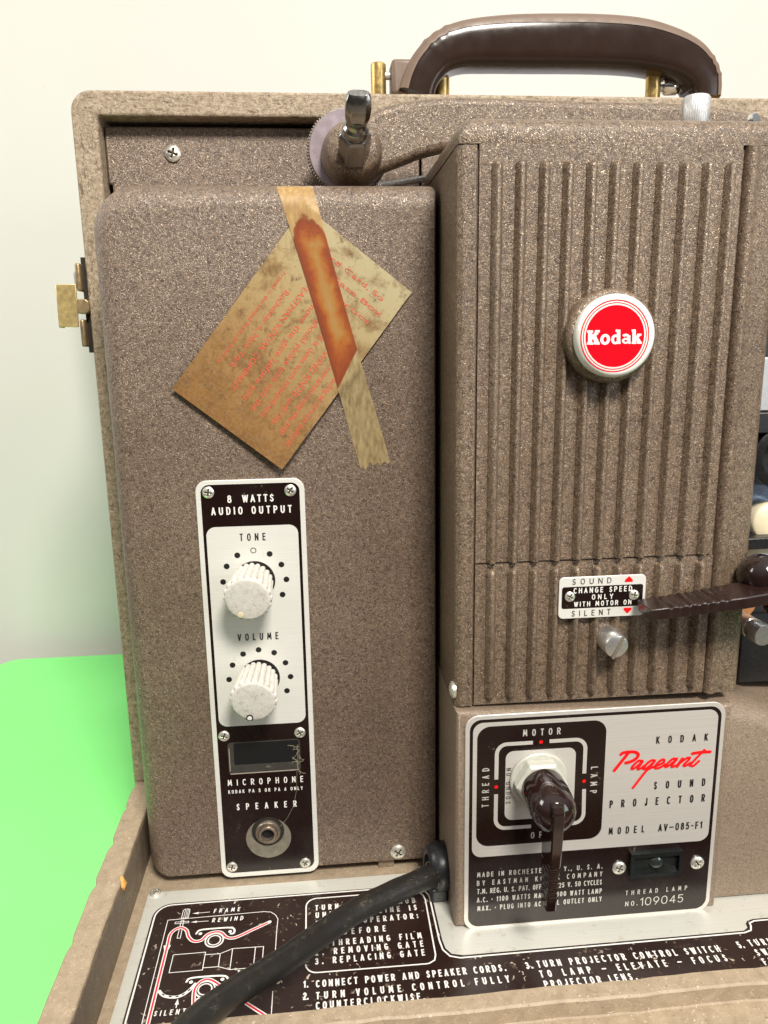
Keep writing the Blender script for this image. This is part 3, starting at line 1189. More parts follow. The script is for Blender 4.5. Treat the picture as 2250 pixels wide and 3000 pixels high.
# microphone socket: a recessed black box behind a window in the plate
mb = MB()
rgo = rrect(8.2, 72.0, 49.8, 92.4, 2.2, 5)
rgi = rrect(11.6, 78.2, 49.0, 91.8, 0.8, 5)
mb.ring2(rgo, rgi, F0, 1.3)
mb.rings([[F0(u, w, 1.3) for u, w in rgo], [F0(u, w, 1.0) for u, w in rgo]], False, False)
obj('socket_bezel', mb, GRAYM if False else plain('dark grey socket frame', (0.05, 0.047, 0.04), 0.3, 0, 0.2), ap, smooth=0)
mb = MB()
mb.poly(rgi, F0, 1.18)
mic = obj('microphone_socket', mb, plain('socket hole', (0.002, 0.002, 0.002), 0.6), ap, smooth=0, fix=False)
mb = MB()
mb.stroke([(8.9, 72.6), (48.6, 72.8)], 0.5, F0, 1.42)
mb.stroke([(9.0, 89), (9.0, 74.5)], 0.35, F0, 1.42)
obj('socket_edge', mb, plain('worn socket edge', (0.42, 0.36, 0.29), 0.5), ap, smooth=0, fix=False)
mb = MB()
mb.disc((31, 76), 1.6, F0, 1.45, 20, 0.9)
obj('socket_key', mb, plain('socket key', (0.11, 0.10, 0.085), 0.35), ap, smooth=0, fix=False)
# speaker jack: round steel plate with a threaded ring high in it
mb = MB()
mb.disc((28.9, 29.0), 13.3, F0, 1.2, 48)
obj('jack_plate', mb, plain('dull steel disc', (0.34, 0.31, 0.24), 0.35, 0.6, 0.25), ap, smooth=0, fix=False)
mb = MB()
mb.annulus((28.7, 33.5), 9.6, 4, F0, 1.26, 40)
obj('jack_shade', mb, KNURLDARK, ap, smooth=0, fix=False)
mb = MB()
mb.lathe([(7.4, 0), (7.4, 1.6), (6.9, 2.2), (6.0, 2.3), (5.6, 1.7), (5.3, 1.7), (5.2, 3.6), (4.7, 4.0), (3.9, 4.0), (3.7, 1.0)], (28.7, -1.2, 33.4), (0, -1, 0), 40)
obj('speaker_jack', mb, plain('worn jack ring', (0.38, 0.31, 0.24), 0.3, 0.8, 0.2), ap, smooth=40)
mb = MB()
mb.disc((28.7, 33.4), 3.75, F0, 2.4, 28)
obj('jack_hole', mb, plain('jack hole', (0.001, 0.001, 0.001), 0.7), ap, smooth=0, fix=False)

# ---- lamp house
LY = -48
mb = MB()
mb.box(132.6, 281.5, -46.2, 60, 130.6, 401.2)
lh = obj('lamp_house', mb, HAM2, PJ)
# left corner strip with a rolled edge
mb = MB()
rg = []
prof = [(132.2, -38), (132.2, -45), (132.6, -46.6), (133.6, -47.8), (135, -48.4), (136.4, -48.6), (137.6, -48.2), (138.8, -48.1), (139.8, -48.6), (140.7, -48.5), (141.1, -48), (141.2, -44), (141.2, -38)]
for z in (131.0, 131.6, 400.4, 401.0):
    rg.append([(x, y, z) for x, y in prof])
mb.rings(rg)
obj('corner_strip', mb, HAM2, lh, smooth=50)
mb = MB()
prof = [(266.2, -38), (266.2, -46), (266.9, -48.6), (268.2, -50.2), (269.8, -50.7), (271.2, -50.0), (272.6, -49.0), (275, -48.6), (281, -48.2), (284.2, -47), (286.4, -44.6), (287.4, -41), (287.6, -20)]
rg = [[(x, y, z) for x, y in prof] for z in (131.0, 131.8, 400.6, 401.2)]
mb.rings(rg)
obj('corner_strip', mb, HAM2, lh, smooth=50)
# cap
mb = MB()
rgs = []
pts = []
x0, x1, zb, zt = 132.2, 292, 401.6, 413.8
rings = []
fl = 9.0
for s in range(-1, 8):
    if s < 0:
        e, y = 0, 60
    else:
        a = s / 7 * PI / 2
        e, y = fl * (1 - math.cos(a)), LY + fl * (1 - math.sin(a))
    c = 9 - e * 0.5
    rings.append([(x0 + 0.1 * e, y, zb), (x1 - 0.1 * e, y, zb)] + [(u, y, w) for u, w in arc(x1 - c - 0.1 * e, zt - c - e * 0.8, c, c, 0, 90, 6)] + [(u, y, w) for u, w in arc(x0 + c + 0.1 * e, zt - c - e * 0.8, c, c, 90, 180, 6)])
mb.rings(rings)
obj('lamp_house_cap', mb, HAM2, lh, smooth=45)


def ribs(mb, zlo, zhi, xs, cut_lo=False):
    """raised half-round ribs with rounded ends"""
    for x in xs:
        rr = []
        zz = [(zlo, 0.02), (zlo + 0.5, 0.55), (zlo + 1.4, 0.9), (zlo + 2.6, 1.0), (zhi - 2.6, 1.0), (zhi - 1.4, 0.9), (zhi - 0.5, 0.55), (zhi, 0.02)]
        if cut_lo:
            zz = [(zlo, 1.0)] + zz[4:]
        for z, k in zz:
            prof_ = ((-2.9, -0.4), (-2.8, 0.15), (-2.2, 0.9), (-1.35, 2.6), (-0.9, 3.3), (-0.3, 3.6), (0.5, 3.6), (1.05, 3.2), (1.5, 2.1), (2.1, 0.8), (2.6, 0.1), (2.7, -0.4))
            rr.append([(x + 0.3 + u_ * (0.55 + 0.45 * k), LY - h_ * k, z) for u_, h_ in prof_] + [(x, LY + 0.8, z)])
        mb.rings(rr)
    return mb


RX = [150.0 + 10.9 * k for k in range(11)]
mb = MB()
mb.box(142.1, 264.8, LY, LY + 4, 207.9, 401.6)
ribs(mb, 208.2, 394.6, RX, True)
obj('lamp_door', mb, HAM2, lh, smooth=50)
mb = MB()
mb.box(142.1, 265.8, LY, LY + 4, 131.2, 206.9)
ribs(mb, 134.0, 204.6, RX)
obj('lower_panel', mb, HAM2, lh, smooth=50)

# ---- badge
bc = (203.6, -48, 317.2)
mb = MB()
mb.lathe([(21.6, 0), (21.6, 6), (21.0, 8.2), (19.5, 9.2), (17, 9.4), (0.1, 9.4)], bc, (0, -1, 0), 64)
bdg = obj('logo_badge', mb, HAM2, PJ, smooth=45)
mb = MB()
mb.lathe([(18.9, 9), (18.9, 11.4), (18.3, 13.2), (17.3, 14.2), (16.5, 14.4), (0.1, 14.4)], bc, (0, -1, 0), 64)
obj('badge_dome', mb, BADGEW, bdg, smooth=60)
FB = front(-62.4)
bx, bz = 202.6, 317.1
mb = MB()
mb.annulus((bx, bz), 16.2, 15.65, FB, 0.06, 64)
mb.annulus((bx, bz), 15.0, 14.6, FB, 0.06, 64)
mb.disc((bx, bz), 13.8, FB, 0.08, 64)
obj('badge_print', mb, REDBADGE, bdg, smooth=0, fix=False)
KOD = [([(190.8, 319.6), (191.0, 314.1)], 1.9), ([(189.4, 319.4), (192.2, 319.3)], 1.0), ([(189.5, 314.1), (192.5, 314.0)], 1.0), ([(191.4, 316.4), (194.3, 319.0)], 1.5), ([(193.0, 319.4), (195.3, 319.4)], 1.0), ([(192.5, 317.5), (194.3, 314.3)], 1.9), ([(192.7, 314.1), (195.5, 314.0)], 1.0),
       ([(204.1, 319.9), (204.4, 313.8)], 1.65), ([(202.7, 319.6), (204.8, 319.5)], 0.95), ([(203.7, 314.2), (205.3, 314.1)], 0.9), ([(209.0, 317.3), (209.2, 314.0)], 1.55), ([(206.5, 317.0), (206.9, 317.5), (207.8, 317.6), (208.6, 317.3), (209.0, 316.6)], 1.1), ([(208.9, 314.1), (210.1, 314.1)], 0.9),
       ([(211.4, 319.8), (211.7, 314.0)], 1.6), ([(210.3, 319.5), (212.1, 319.5)], 0.95), ([(210.6, 314.1), (212.8, 314.0)], 0.95), ([(212.1, 316.0), (213.9, 317.4)], 1.25), ([(212.9, 317.6), (215.0, 317.6)], 0.9), ([(212.6, 316.5), (214.3, 314.2)], 1.6), ([(213.1, 314.1), (215.4, 314.0)], 0.9)]
mb = MB()
for st, w in KOD:
    mb.stroke(st, w, FB, 0.14)
mb.annulus((198.0, 315.75), 2.3, 0.85, FB, 0.14, 32, 1.05, 1.45)
mb.annulus((202.9, 315.7), 2.1, 0.75, FB, 0.15, 32, 1.05, 1.5)
mb.annulus((207.7, 315.0), 1.75, 0.7, FB, 0.15, 32, 0.75, 0.75)
obj('badge_lettering', mb, plain('white enamel letters', (0.82, 0.80, 0.80), 0.2), bdg, smooth=0, fix=False)

# ---- speed plate
FS = front(-51.6)
mb = MB()
mb.prism(rrect(184.0, 177.9, 229.0, 199.7, 2.6, 7), FS, -0.2, 0.8)
sp = obj('speed_plate', mb, PLATE, PJ, bev=0.2)
mb = MB()
mb.poly(rrect(185.5, 183.2, 227.6, 194.7, 1.2, 5), FS, 0.88)
obj('dark_print', mb, INK, sp, smooth=0, fix=False)
mb = MB()
text(mb, FS, 'CHANGE SPEED', 191.4, 221.8, 191.2, 2.9, 0.17, 0.60, 0.98)
text(mb, FS, 'ONLY', 201.0, 212.1, 187.6, 2.7, 0.17, 0.66, 0.98)
text(mb, FS, 'WITH MOTOR ON', 191.9, 221.8, 184.1, 2.7, 0.17, 0.60, 0.98)
obj('white_lettering', mb, WHITEINK, sp, smooth=0, fix=False)
mb = MB()
text(mb, FS, 'SOUND', 190.6, 210.8, 195.9, 3.0, 0.11, 0.72, 0.98)
obj('black_lettering', mb, BLACKINK, sp, smooth=0, fix=False)
mb = MB()
text(mb, FS, 'SILENT', 190.9, 211.1, 179.1, 3.1, 0.12, 0.62, 0.98)
obj('black_lettering', mb, BLACKINK, sp, smooth=0, fix=False)
mb = MB()
mb.poly([(217.9, 197.2), (217.9, 196.1), (221.9, 196.1), (221.9, 197.2), (219.9, 199.2)], FS, 0.98)
mb.poly([(218.0, 181.4), (220, 179.3), (222.1, 181.4), (222.1, 182.4), (218.0, 182.4)], FS, 0.98)
obj('red_arrows', mb, REDINK, sp, smooth=0, fix=False)
screw((189.5, -52.5, 189.7), 5.2, 30, sp)
screw((222.9, -52.5, 189.2), 5.2, 10, sp)

# ---- thumb screw below the plate
mb = MB()
mb.lathe([(6.2, -3), (6.4, 0), (6.4, 9.5), (5.9, 10.8), (5.0, 11.2), (0.1, 11.2)], (211.4, -50, 165.6), (0.05, -1, -0.05), 40)
ts = obj('thumb_screw', mb, STEEL, PJ, smooth=40)
mb = MB()
mb.stroke([(210.0, 158.8), (215.0, 170.2)], 1.7, front(-60.8), 0.55)
obj('screw_slot', mb, plain('grimy slot', (0.16, 0.13, 0.09), 0.6), ts, smooth=0, fix=False)

# ---- speed lever
mb = MB()
P = [Vector((223.6, 0, 185.1)), Vector((300, 0, 195.2))]
dl = (P[1] - P[0]).normalized()
nl = Vector((-dl.z, 0, dl.x))
rg = []
L = (P[1] - P[0]).length
NS = 80
for i in range(NS + 1):
    s = i / NS * L
    c = P[0] + dl * s
    dep0 = -58.5 - 0.0 * s
    wd = 15.5 + 5.0 * min(1, s / 45)
    yb_, yf_ = -56.0 - 0.0, -56.0 - wd
    g = 0
    for q in range(7):
        g = max(g, 1 - abs(s - (10.5 + 4.4 * q)) / 1.1)
    g = max(0, g) * 0.95
    top, bot = 2.6 - g, -3.2
    sk = 5.0 * max(0, 1 - s / 5)      # slanted nose
    f2 = yf_ + (0.5 * g)
    rg.append([(c + nl * bot + Vector((sk * 0, yb_, 0)))[:], (c + nl * bot + Vector((0, f2 + sk * 0.2, 0)))[:], (c + nl * (top - 0.5) + Vector((0, f2, 0)))[:], (c + nl * top + Vector((0, f2 + 0.6, 0)))[:], (c + nl * top + Vector((0, yb_, 0)))[:]])
mb.rings(rg)
lv = obj('speed_lever', mb, LEVERM, PJ, smooth=30, bev=0.3)
mb = MB()
mb.lathe([(11, -12), (11.2, -2), (10.4, 4), (8, 8), (4, 10.4), (0.1, 11)], (287, -58, 198.5), (-0.25, -0.9, 0.42), 40)
mb.lathe([(10, -10), (10, 3), (8.5, 7.5), (5, 10.2), (0.1, 11)], (293, -64, 197), (0.1, -1, 0.25), 40)
mb.lathe([(12, -6), (12.5, 6), (11, 10), (6, 12), (0.1, 12.4)], (299, -62, 187), (0, -1, -0.3), 40)
obj('lever_hub', mb, BAKE, lv, smooth=60)

# ---- framing knob and small disc above the cap
mb = MB()
mb.lathe([(6.0, 0), (6.6, 0.8), (6.6, 14.5), (6.0, 15.4), (0.1, 15.6)], (264.2, 0, 420.5), (0.02, 0, 1), 240, mod=lambda a, h: 1 + (0.025 * math.cos(a * 40) if 1 < h < 15 else 0))
fk = obj('framing_knob', mb, ZINC, PJ, smooth=40)
mb = MB()
mb.lathe([(4.6, 0), (4.6, 9)], (264.2, 0, 412), (0, 0, 1), 24)
obj('knob_shaft', mb, GRAYM, fk, smooth=40)
mb = MB()
mb.lathe([(3.6, 0), (3.6, 2), (3.0, 2.6), (0.1, 2.7)], (295, 0, 424.6), (0.4, -1, 0.2), 28)
mb.box(293.6, 296.4, 0.2, 2.5, 410, 424)
obj('rewind_tab', mb, CHROME, PJ, smooth=40)

# ---- switch housing
mb = MB()
rad = (3.0, 3, 3, 3)
rings = []
x0, x1, z0, zl, zr = 132.0, 281.2, 1.2, 130.0, 125.4
for s in range(-1, 7):
    if s < 0:
        e, y = 0, 62
    else:
        a = s / 6 * PI / 2
        e, y = 3.2 * (1 - math.cos(a)), -53 + 3.2 * (1 - math.sin(a))
    rings.append([(x0 + e, y, z0 + e), (x1 - e, y, z0 + e), (x1 - e, y, zr - e), (x0 + e, y, zl - e)])
mb.rings(rings)
sh = obj('switch_housing', mb, HAM3, PJ, smooth=45)
screw((132.2, -44.0, 138.5), 9.0, 15, sh, 'left')

# ---- switch nameplate
FN = front(-53)
mb = MB()
mb.prism(rrect(136.6, 0.0, 276.6, 128.0, 7.5, 10), FN, -0.2, 0.9)
npl = obj('switch_plate', mb, PLATE2, PJ, bev=0.25)
mb = MB()
mb.poly(rrect(138.9, 2.2, 274.4, 125.7, 6.2, 10), FN, 0.96)
obj('dark_print', mb, INK, npl, smooth=0, fix=False)
mb = MB()
mb.poly(rrect(140.6, 45.4, 272.6, 124.0, 5.4, 10), FN, 1.02)
obj('light_panel', mb, PLATE2, npl, smooth=0, fix=False)
mb = MB()
mb.poly(rrect(142.8, 51.8, 211.6, 121.7, 7.0, 10), FN, 1.08)
obj('switch_print', mb, INK, npl, smooth=0, fix=False)
mb = MB()
HW = 1.16
hs = [[(172.3, 111.2), (158.5, 111.2)] + arc(158.5, 105.5, 5.3, 5.7, 90, 180, 6) + [(153.2, 91.2)],
      [(153.2, 82.6), (153.2, 67.5)] + arc(158.5, 67.5, 5.3, 5.4, 180, 270, 6) + [(172.6, 62.1)],
      [(181.1, 111.4), (195.3, 111.4)] + arc(195.3, 106, 5.3, 5.4, 90, 0, 6) + [(200.6, 91.4)],
      [(200.9, 82.2), (201.2, 67.5)] + arc(195.8, 67.5, 5.4, 5.4, 0, -90, 6) + [(181.0, 62.1)]]
for st in hs:
    mb.stroke(st, 2.1, FN, HW)
mb.poly(rrect(158.0, 66.7, 195.6, 107.0, 4.2, 7), FN, HW)
text(mb, FN, 'MOTOR', 166.8, 186.9, 115.0, 3.9, 0.15, 0.50, HW)
text(mb, turned(FN, 149.4, 75.4, 90), 'THREAD', 0, 22.8, 0, 3.8, 0.15, 0.50, HW)
text(mb, turned(FN, 204.1, 95.0, -90), 'LAMP', 0, 15.7, 0, 3.9, 0.15, 0.50, HW)
text(mb, FN, 'OFF', 172.6, 183.0, 54.6, 3.9, 0.15, 0.50, HW)
text(mb, FN, 'MADE IN ROCHESTER, N. Y., U. S. A.', 143.6, 213.2, 33.2, 3.1, 0.15, 0.48, HW, dv=-0.3)
text(mb, FN, 'BY EASTMAN KODAK COMPANY', 143.5, 213.4, 28.0, 3.1, 0.15, 0.48, HW)
text(mb, FN, 'T.M. REG. U. S. PAT. OFF. 115-125 V. 50 CYCLES', 143.7, 213.4, 22.8, 3.2, 0.16, 0.46, HW)
text(mb, FN, 'A.C. * 1100 WATTS MAX * 1000 WATT LAMP', 143.6, 213.6, 17.5, 3.2, 0.17, 0.46, HW, dv=-0.3)
text(mb, FN, 'MAX. * PLUG INTO AC WALL OUTLET ONLY', 143.9, 213.8, 12.1, 3.2, 0.17, 0.46, HW)
text(mb, FN, 'THREAD LAMP', 227.3, 262.7, 14.6, 3.0, 0.14, 0.50, HW, dv=0.4)
text(mb, FN, 'NO.', 227.4, 234.5, 7.6, 3.1, 0.14, 0.60, HW)
text(mb, FN, '109045', 236.0, 261.0, 7.1, 5.2, 0.10, 0.72, HW, dv=0.2)
obj('pale_lettering', mb, aluminium('plate showing through', (0.62, 0.59, 0.54), 0.3, 0.42, 0), npl, smooth=0, fix=False)
mb = MB()
text(mb, turned(FN, 161.1, 76.6, 90), 'SOUND ON', 0, 20.8, 0, 2.7, 0.13, 0.56, 1.28)
obj('black_lettering', mb, BLACKINK, npl, smooth=0, fix=False)
mb = MB()
text(mb, FN, 'KODAK', 239.1, 267.7, 106.0, 4.3, 0.155, 0.46, HW)
text(mb, FN, 'SOUND', 239.5, 268.3, 79.1, 4.6, 0.155, 0.42, HW)
text(mb, FN, 'PROJECTOR', 215.4, 268.8, 69.6, 4.7, 0.155, 0.42, HW)
obj('black_lettering', mb, BLACKINK, npl, smooth=0, fix=False)
mb = MB()
text(mb, FN, 'MODEL', 215.7, 235.8, 53.4, 4.4, 0.15, 0.44, HW)
text(mb, FN, 'AV~085-F1', 243.6, 268.5, 53.2, 4.5, 0.15, 0.46, HW)
obj('black_lettering', mb, BLACKINK, npl, smooth=0, fix=False)
mb = MB()
PAG = [[(224.3, 101.8), (217.0, 91.9)], [(220.2, 101.2), (221.4, 102.0), (224.6, 102.3), (227.9, 102.0), (229.6, 100.7), (229.3, 99.0), (227.4, 97.4), (224.9, 96.4), (223.1, 96.1)], [(232.2, 96.5), (230.3, 96.8), (228.2, 95.2), (226.7, 93.2), (226.6, 92.2), (227.7, 92.4), (229.8, 94.0), (232.2, 96.3), (231.2, 94.6), (230.0, 92.8), (230.1, 91.9), (231.5, 92.4), (233.4, 93.7)], [(238.9, 96.4), (237.2, 96.5), (234.8, 94.8), (233.3, 92.7), (233.0, 91.8), (234.2, 91.9), (236.7, 93.7), (238.9, 96.0), (236.7, 92.9), (233.7, 89.4), (227.8, 81.0)], [(235.4, 91.2), (238.6, 92.6), (241.8, 93.7), (244.2, 95.3), (243.8, 96.7), (242.0, 96.0), (239.9, 93.8), (239.3, 92.3), (240.3, 91.7), (242.2, 92.1), (244.7, 93.7)], [(250.9, 96.6), (248.9, 96.5), (246.8, 94.7), (245.3, 92.9), (245.2, 92.1), (246.4, 92.4), (248.7, 94.2), (251.1, 96.2), (249.4, 93.9), (248.6, 92.4), (249.2, 91.9), (251.0, 92.7)], [(254.4, 96.3), (251.7, 92.0)], [(252.4, 93.0), (255.9, 96.0), (258.2, 96.8), (258.1, 95.7), (255.7, 93.1), (255.4, 92.2), (256.5, 92.1), (259.0, 93.7)], [(266.3, 100.7), (259.4, 92.9), (259.5, 91.9), (260.9, 91.7), (263.7, 94.3)], [(259.8, 99.0), (263.7, 99.4), (269.5, 99.4)]]
for st in PAG:
    w = 1.75 if len(st) < 4 or st[0] == (220.2, 101.2) else 1.35
    mb.stroke(spline([(a, b, 0) for a, b in st], 5), w, FN, HW, cap='round')
obj('red_lettering', mb, REDINK, npl, smooth=0, fix=False)
for c in ((176.6, 111.3), (153.2, 86.9), (200.7, 86.9)):
    mb = MB()
    mb.disc(c, 1.0, FN, HW + 0.1)
    obj('switch_mark', mb, REDINK, npl, smooth=0, fix=False)
screw((222.6, -54.0, 32.6), 7.6, 25, npl)
screw((267.2, -54.0, 32.1), 7.6, 50, npl)
# thread lamp window
mb = MB()
o_ = rrect(228.0, 27.4, 257.6, 42.2, 0.8, 3)
i_ = rrect(230.2, 29.6, 255.4, 39.8, 0.6, 3)
mb.rings([[FN(u, w, 0.9) for u, w in o_], [FN(u, w, 4.2) for u, w in o_], [FN(u, w, 4.2) for u, w in i_], [FN(u, w, 1.6) for u, w in i_]], False, True)
tl = obj('lamp_window', mb, plain('black window frame', (0.010, 0.012, 0.011), 0.22, 0, 0.2), npl, smooth=20)
mb = MB()
mb.lathe([(4.2, 0), (3.4, 1.1), (1.8, 1.8), (0.1, 2)], (243.5, -54.7, 34.5), (0, -1, 0), 28)
obj('window_lens', mb, plain('dark glass bead', (0.015, 0.020, 0.018), 0.05, 0, 0, 1), npl, smooth=60)

# ---- selector switch
kc = Vector((175.6, -54.2, 90.4))
mb = MB()
mb.lathe([(15.0, 0), (15.4, 0.5), (15.4, 1.6), (14.8, 2.2), (0.1, 2.2)], kc, (0, -1, 0), 48)
sw_ = obj('selector_switch', mb, NUTW, PJ, smooth=40)
mb = MB()
mb.lathe([(13.6, 2), (14.0, 2.6), (14.0, 7.5), (12.6, 9), (0.1, 9)], kc, (0, -1, 0), 6, up=(0.5, 0, 0.87))
obj('hex_nut', mb, NUTW, sw_, smooth=20, bev=0.5)
mb = MB()
kax = Vector((0.02, -1, -0.08)).normalized()
mb.lathe([(11.2, 5), (11.6, 9), (11.8, 16), (11.6, 22), (11.2, 26), (10.0, 30), (7.4, 33.2), (3.6, 34.8), (0.1, 35.2)], kc, kax, 48)
obj('switch_boss', mb, BAKE, sw_, smooth=60)
# blade hanging from the boss, toothed on its lower sides
mb = MB()
rg = []
NB = 90
for i in range(NB + 1):
    t = i / NB
    z = 96.5 - 60.5 * t
    yf = -91.6 + 5.2 * t ** 1.5 + (1.6 * (1 - t / 0.05) if t < 0.05 else 0)
    yb = -74 - 3.0 * t
    w = 3.1 - 0.55 * t
    g = 0
    if 0.55 < t < 0.90:
        g = 0.45 * (0.5 - 0.5 * math.cos((t - 0.55) * 2 * PI / 0.05))
    x = 175.0 - 0.5 * t
    rg.append([(x - w, yb, z), (x - w + g, yf + 0.7 + g * 0.3, z), (x - w + 0.7 + g, yf + g, z), (x + w - 0.7 - g, yf + g, z), (x + w - g, yf + 0.7 + g * 0.3, z), (x + w, yb, z)])
mb.rings(rg)
obj('switch_pointer', mb, BAKE, sw_, smooth=40)

# ---- floor instruction plate
FF = floor(0.0)
mb = MB()
mb.prism([(-42.5, -122), (430, -122), (430, -5.0), (-42.5, -5.0)], FF, 0.05, 0.9)
ip = obj('instruction_plate', mb, PLATEF, PJ, bev=0.2)
dark = [(-36.4, -121), (-36.4, -25)] + [(u, w) for u, w in reversed(arc(-26.4, -25, 10, 10, 90, 180, 8))][0:0]
dark = [(-36.4, -121), (420, -121), (420, -63.4), (297, -63.6), (293.2, -64.6), (291.2, -66.6), (290.6, -69.4), (287.5, -71.2), (133, -71.6), (127, -70), (124.4, -66), (123.6, -60), (123.2, -26), (121.5, -20), (117, -17), (112, -16.0), (-26.4, -15.8)] + arc(-26.4, -25.8, 10, 10, 90, 180, 8)
mb = MB()
mb.poly(dark, FF, 0.98)
obj('dark_print', mb, INKD, ip, smooth=0)
HF = 1.08
mb = MB()
# border line
edge = [(-35.0, -121)] + list(reversed(arc(-26.4, -25.8, 8.6, 8.6, 90, 180, 8))) + [(110, -17.2), (115, -18), (119.2, -20.8), (121.6, -26), (122.0, -60), (122.8, -67), (125.8, -71.6), (131, -73.4), (287, -72.8), (291.2, -71.6), (293, -68.6), (293.4, -66.6), (296.8, -65.2), (420, -64.9)]
mb.stroke(edge, 0.9, FF, HF)
mb.stroke([(50.4, -66), (50.3, -28)] + list(reversed(arc(56.3, -27, 6, 6, 90, 180, 6))) + [(110, -20.8)] + [(113.2, -21.2), (116, -22.7), (118, -25), (118.9, -29), (118.4, -70), (117.4, -73.4), (114.4, -75.2), (113, -75.4), (56.5, -75)] + list(reversed(arc(56.4, -69, 6, 6, 180, 270, 6)))[0:], 0.8, FF, HF)
wt = lambda s, a, b, y, cap=4.4, sw=0.17, cw=0.46, sl=0.0: text(mb, FF, s, a, b, y, cap, sw, cw, HF, slant=sl)
wt('TURN THREAD KNOB', 55.4, 113.0, -30.9)
wt('UNTIL THE LINE IS', 55.6, 113.2, -36.7)
wt('TOWARD OPERATOR:', 55.7, 113.0, -43.2)
wt('BEFORE', 70.8, 94.1, -50.7)
wt('1. THREADING FILM', 55.4, 113.0, -57.9)
wt('2. REMOVING GATE', 55.3, 113.1, -63.8)
wt('3. REPLACING GATE', 55.2, 113.0, -69.8)
wt('1.', 49.3, 51.8, -83.8)
wt('CONNECT POWER AND SPEAKER CORDS.', 55.6, 152.9, -84.3, 4.5)
wt('2.', 49.2, 52.0, -91.1)
wt('TURN VOLUME CONTROL FULLY', 55.6, 153.0, -91.5, 4.5)
wt('COUNTERCLOCKWISE.', 55.5, 109.0, -97.4, 4.5)
wt('3.', 163.3, 166.8, -84.3, 4.5)
wt('TURN PROJECTOR CONTROL SWITCH', 169.4, 267.8, -84.1, 4.5)
wt('TO LAMP ~ ELEVATE ~ FOCUS', 169.0, 268.2, -90.4, 4.5)
wt('PROJECTOR LENS.', 169.4, 217.0, -96.8, 4.5)
wt('5.', 278.3, 281.6, -82.9, 4.5)
wt('TURN CONTROL', 285.0, 326, -82.3, 4.5)
wt('SWITCH TO OFF', 285.0, 328, -88.8, 4.5)
wt('FULLY', 285.3, 302, -95.0, 4.5)
# threading diagram
wt('FRAME', -2.2, 12.6, -26.4, 3.2, 0.16, 0.52, 0.10)
wt('REWIND', -2.2, 15.0, -33.6, 3.2, 0.16, 0.52, 0.10)
wt('THREAD', 15.2, 32.0, -72.2, 3.2, 0.16, 0.52, 0.05)
wt('KNOB', 19.0, 32.0, -78.4, 3.2, 0.16, 0.52, 0.05)
wt('SILENT', -22.4, -7.4, -93.0, 3.2, 0.16, 0.52, 0.05)
lines = [([(-27.0, -97), (-27.0, -29.2), (20, -28.5), (26.5, -28.4), (30.4, -29.2), (33, -31.6), (34.6, -35), (34.3, -45.2), (34.2, -71)], 0.4), ([(34.2, -84), (34.2, -99)], 0.4),
         ([(-19.5, -55.0), (-2.7, -55.0), (-2.7, -66.9), (-19.6, -66.9), (-19.5, -55.0)], 0.4), ([(-2.7, -56.7), (5.2, -56.9), (5.3, -65.6), (-2.6, -65.5)], 0.4), ([(5.2, -56.9), (11.4, -54.1), (27.8, -54.4), (27.7, -68.2), (11.4, -68.2), (5.3, -65.6)], 0.4), ([(11.4, -54.1), (11.4, -68.2)], 0.4), ([(23.5, -54.4), (23.4, -68.2)], 0.4),
         ([(-19.6, -22.3), (-18.6, -21.4), (-16.8, -21.4), (-15.9, -22.0), (-15.9, -28.4), (-19.6, -28.6), (-19.6, -22.3)], 0.4), ([(-18.4, -21.8), (-18.5, -28.4)], 0.3), ([(-17.5, -21.8), (-17.5, -28.4)], 0.3), ([(-16.7, -21.8), (-16.7, -28.4)], 0.3),
         ([(-19.4, -30.1), (-18.0, -30.2), (-17.8, -43.5), (-19.5, -43.4), (-19.4, -30.1)], 0.4), ([(-22.6, -31.1), (-15.1, -31.3), (-15.1, -32.4), (-22.5, -32.5), (-22.6, -31.1)], 0.4),
         ([(-12, -25.4), (-4.3, -25.2)], 0.35), ([(-12, -32.1), (-4.1, -32.2)], 0.35), ([(-12.3, -86.6), (-12.3, -89.1)], 0.5),
         ([(34.8, -57.5), (42, -57.8)], 0.35), ([(34.9, -59.3), (42, -59.5)], 0.35)]
for st, w in lines:
    mb.stroke(st, w, FF, HF)
for a, b in (((-14.0, -25.4), 1), ((-14.0, -32.1), 1)):
    mb.poly([(a[0], a[1]), (a[0] + 3.4, a[1] - 0.8), (a[0] + 3.4, a[1] + 0.8)], FF, HF + 0.02)
mb.poly([(-12.3, -83.6), (-13.3, -87.2), (-11.3, -87.2)], FF, HF + 0.02)
FILM1 = [(30.1, -36.9), (20.5, -42), (12.3, -46.4), (7.6, -45.9), (3.8, -41.9), (-0.2, -41.4), (-3.4, -42.9), (-6.2, -46.6), (-10.1, -46.8), (-13.2, -43.6), (-15.3, -38.4), (-18.4, -36.2), (-21.5, -37.3), (-23.6, -40.7), (-23.7, -47.7), (-23.8, -57.1), (-23.9, -78.4), (-24.0, -98)]
FILM2 = [(-3.9, -98), (-3.9, -90.0), (-4.9, -79.7), (-2.8, -74.9), (0.7, -73.4), (4.6, -75.4), (10.8, -81.0), (24.2, -92.3), (31.8, -98.6)]
for fpath in (FILM1, FILM2):
    mb.stroke(spline([(a, b, 0) for a, b in fpath], 6), 2.1, FF, HF + 0.04, cap='round')
mb.poly([(-25.9, -47.9), (-22.0, -47.9), (-23.8, -55.8)], FF, HF + 0.05)
mb.stroke(spline([(-22.8, -77.7, 0), (-19.4, -81.2, 0), (-14.3, -82.6, 0), (-10.3, -81.7, 0), (-7.2, -78.9, 0), (-4.6, -75.1, 0)], 6), 1.7, FF, HF)
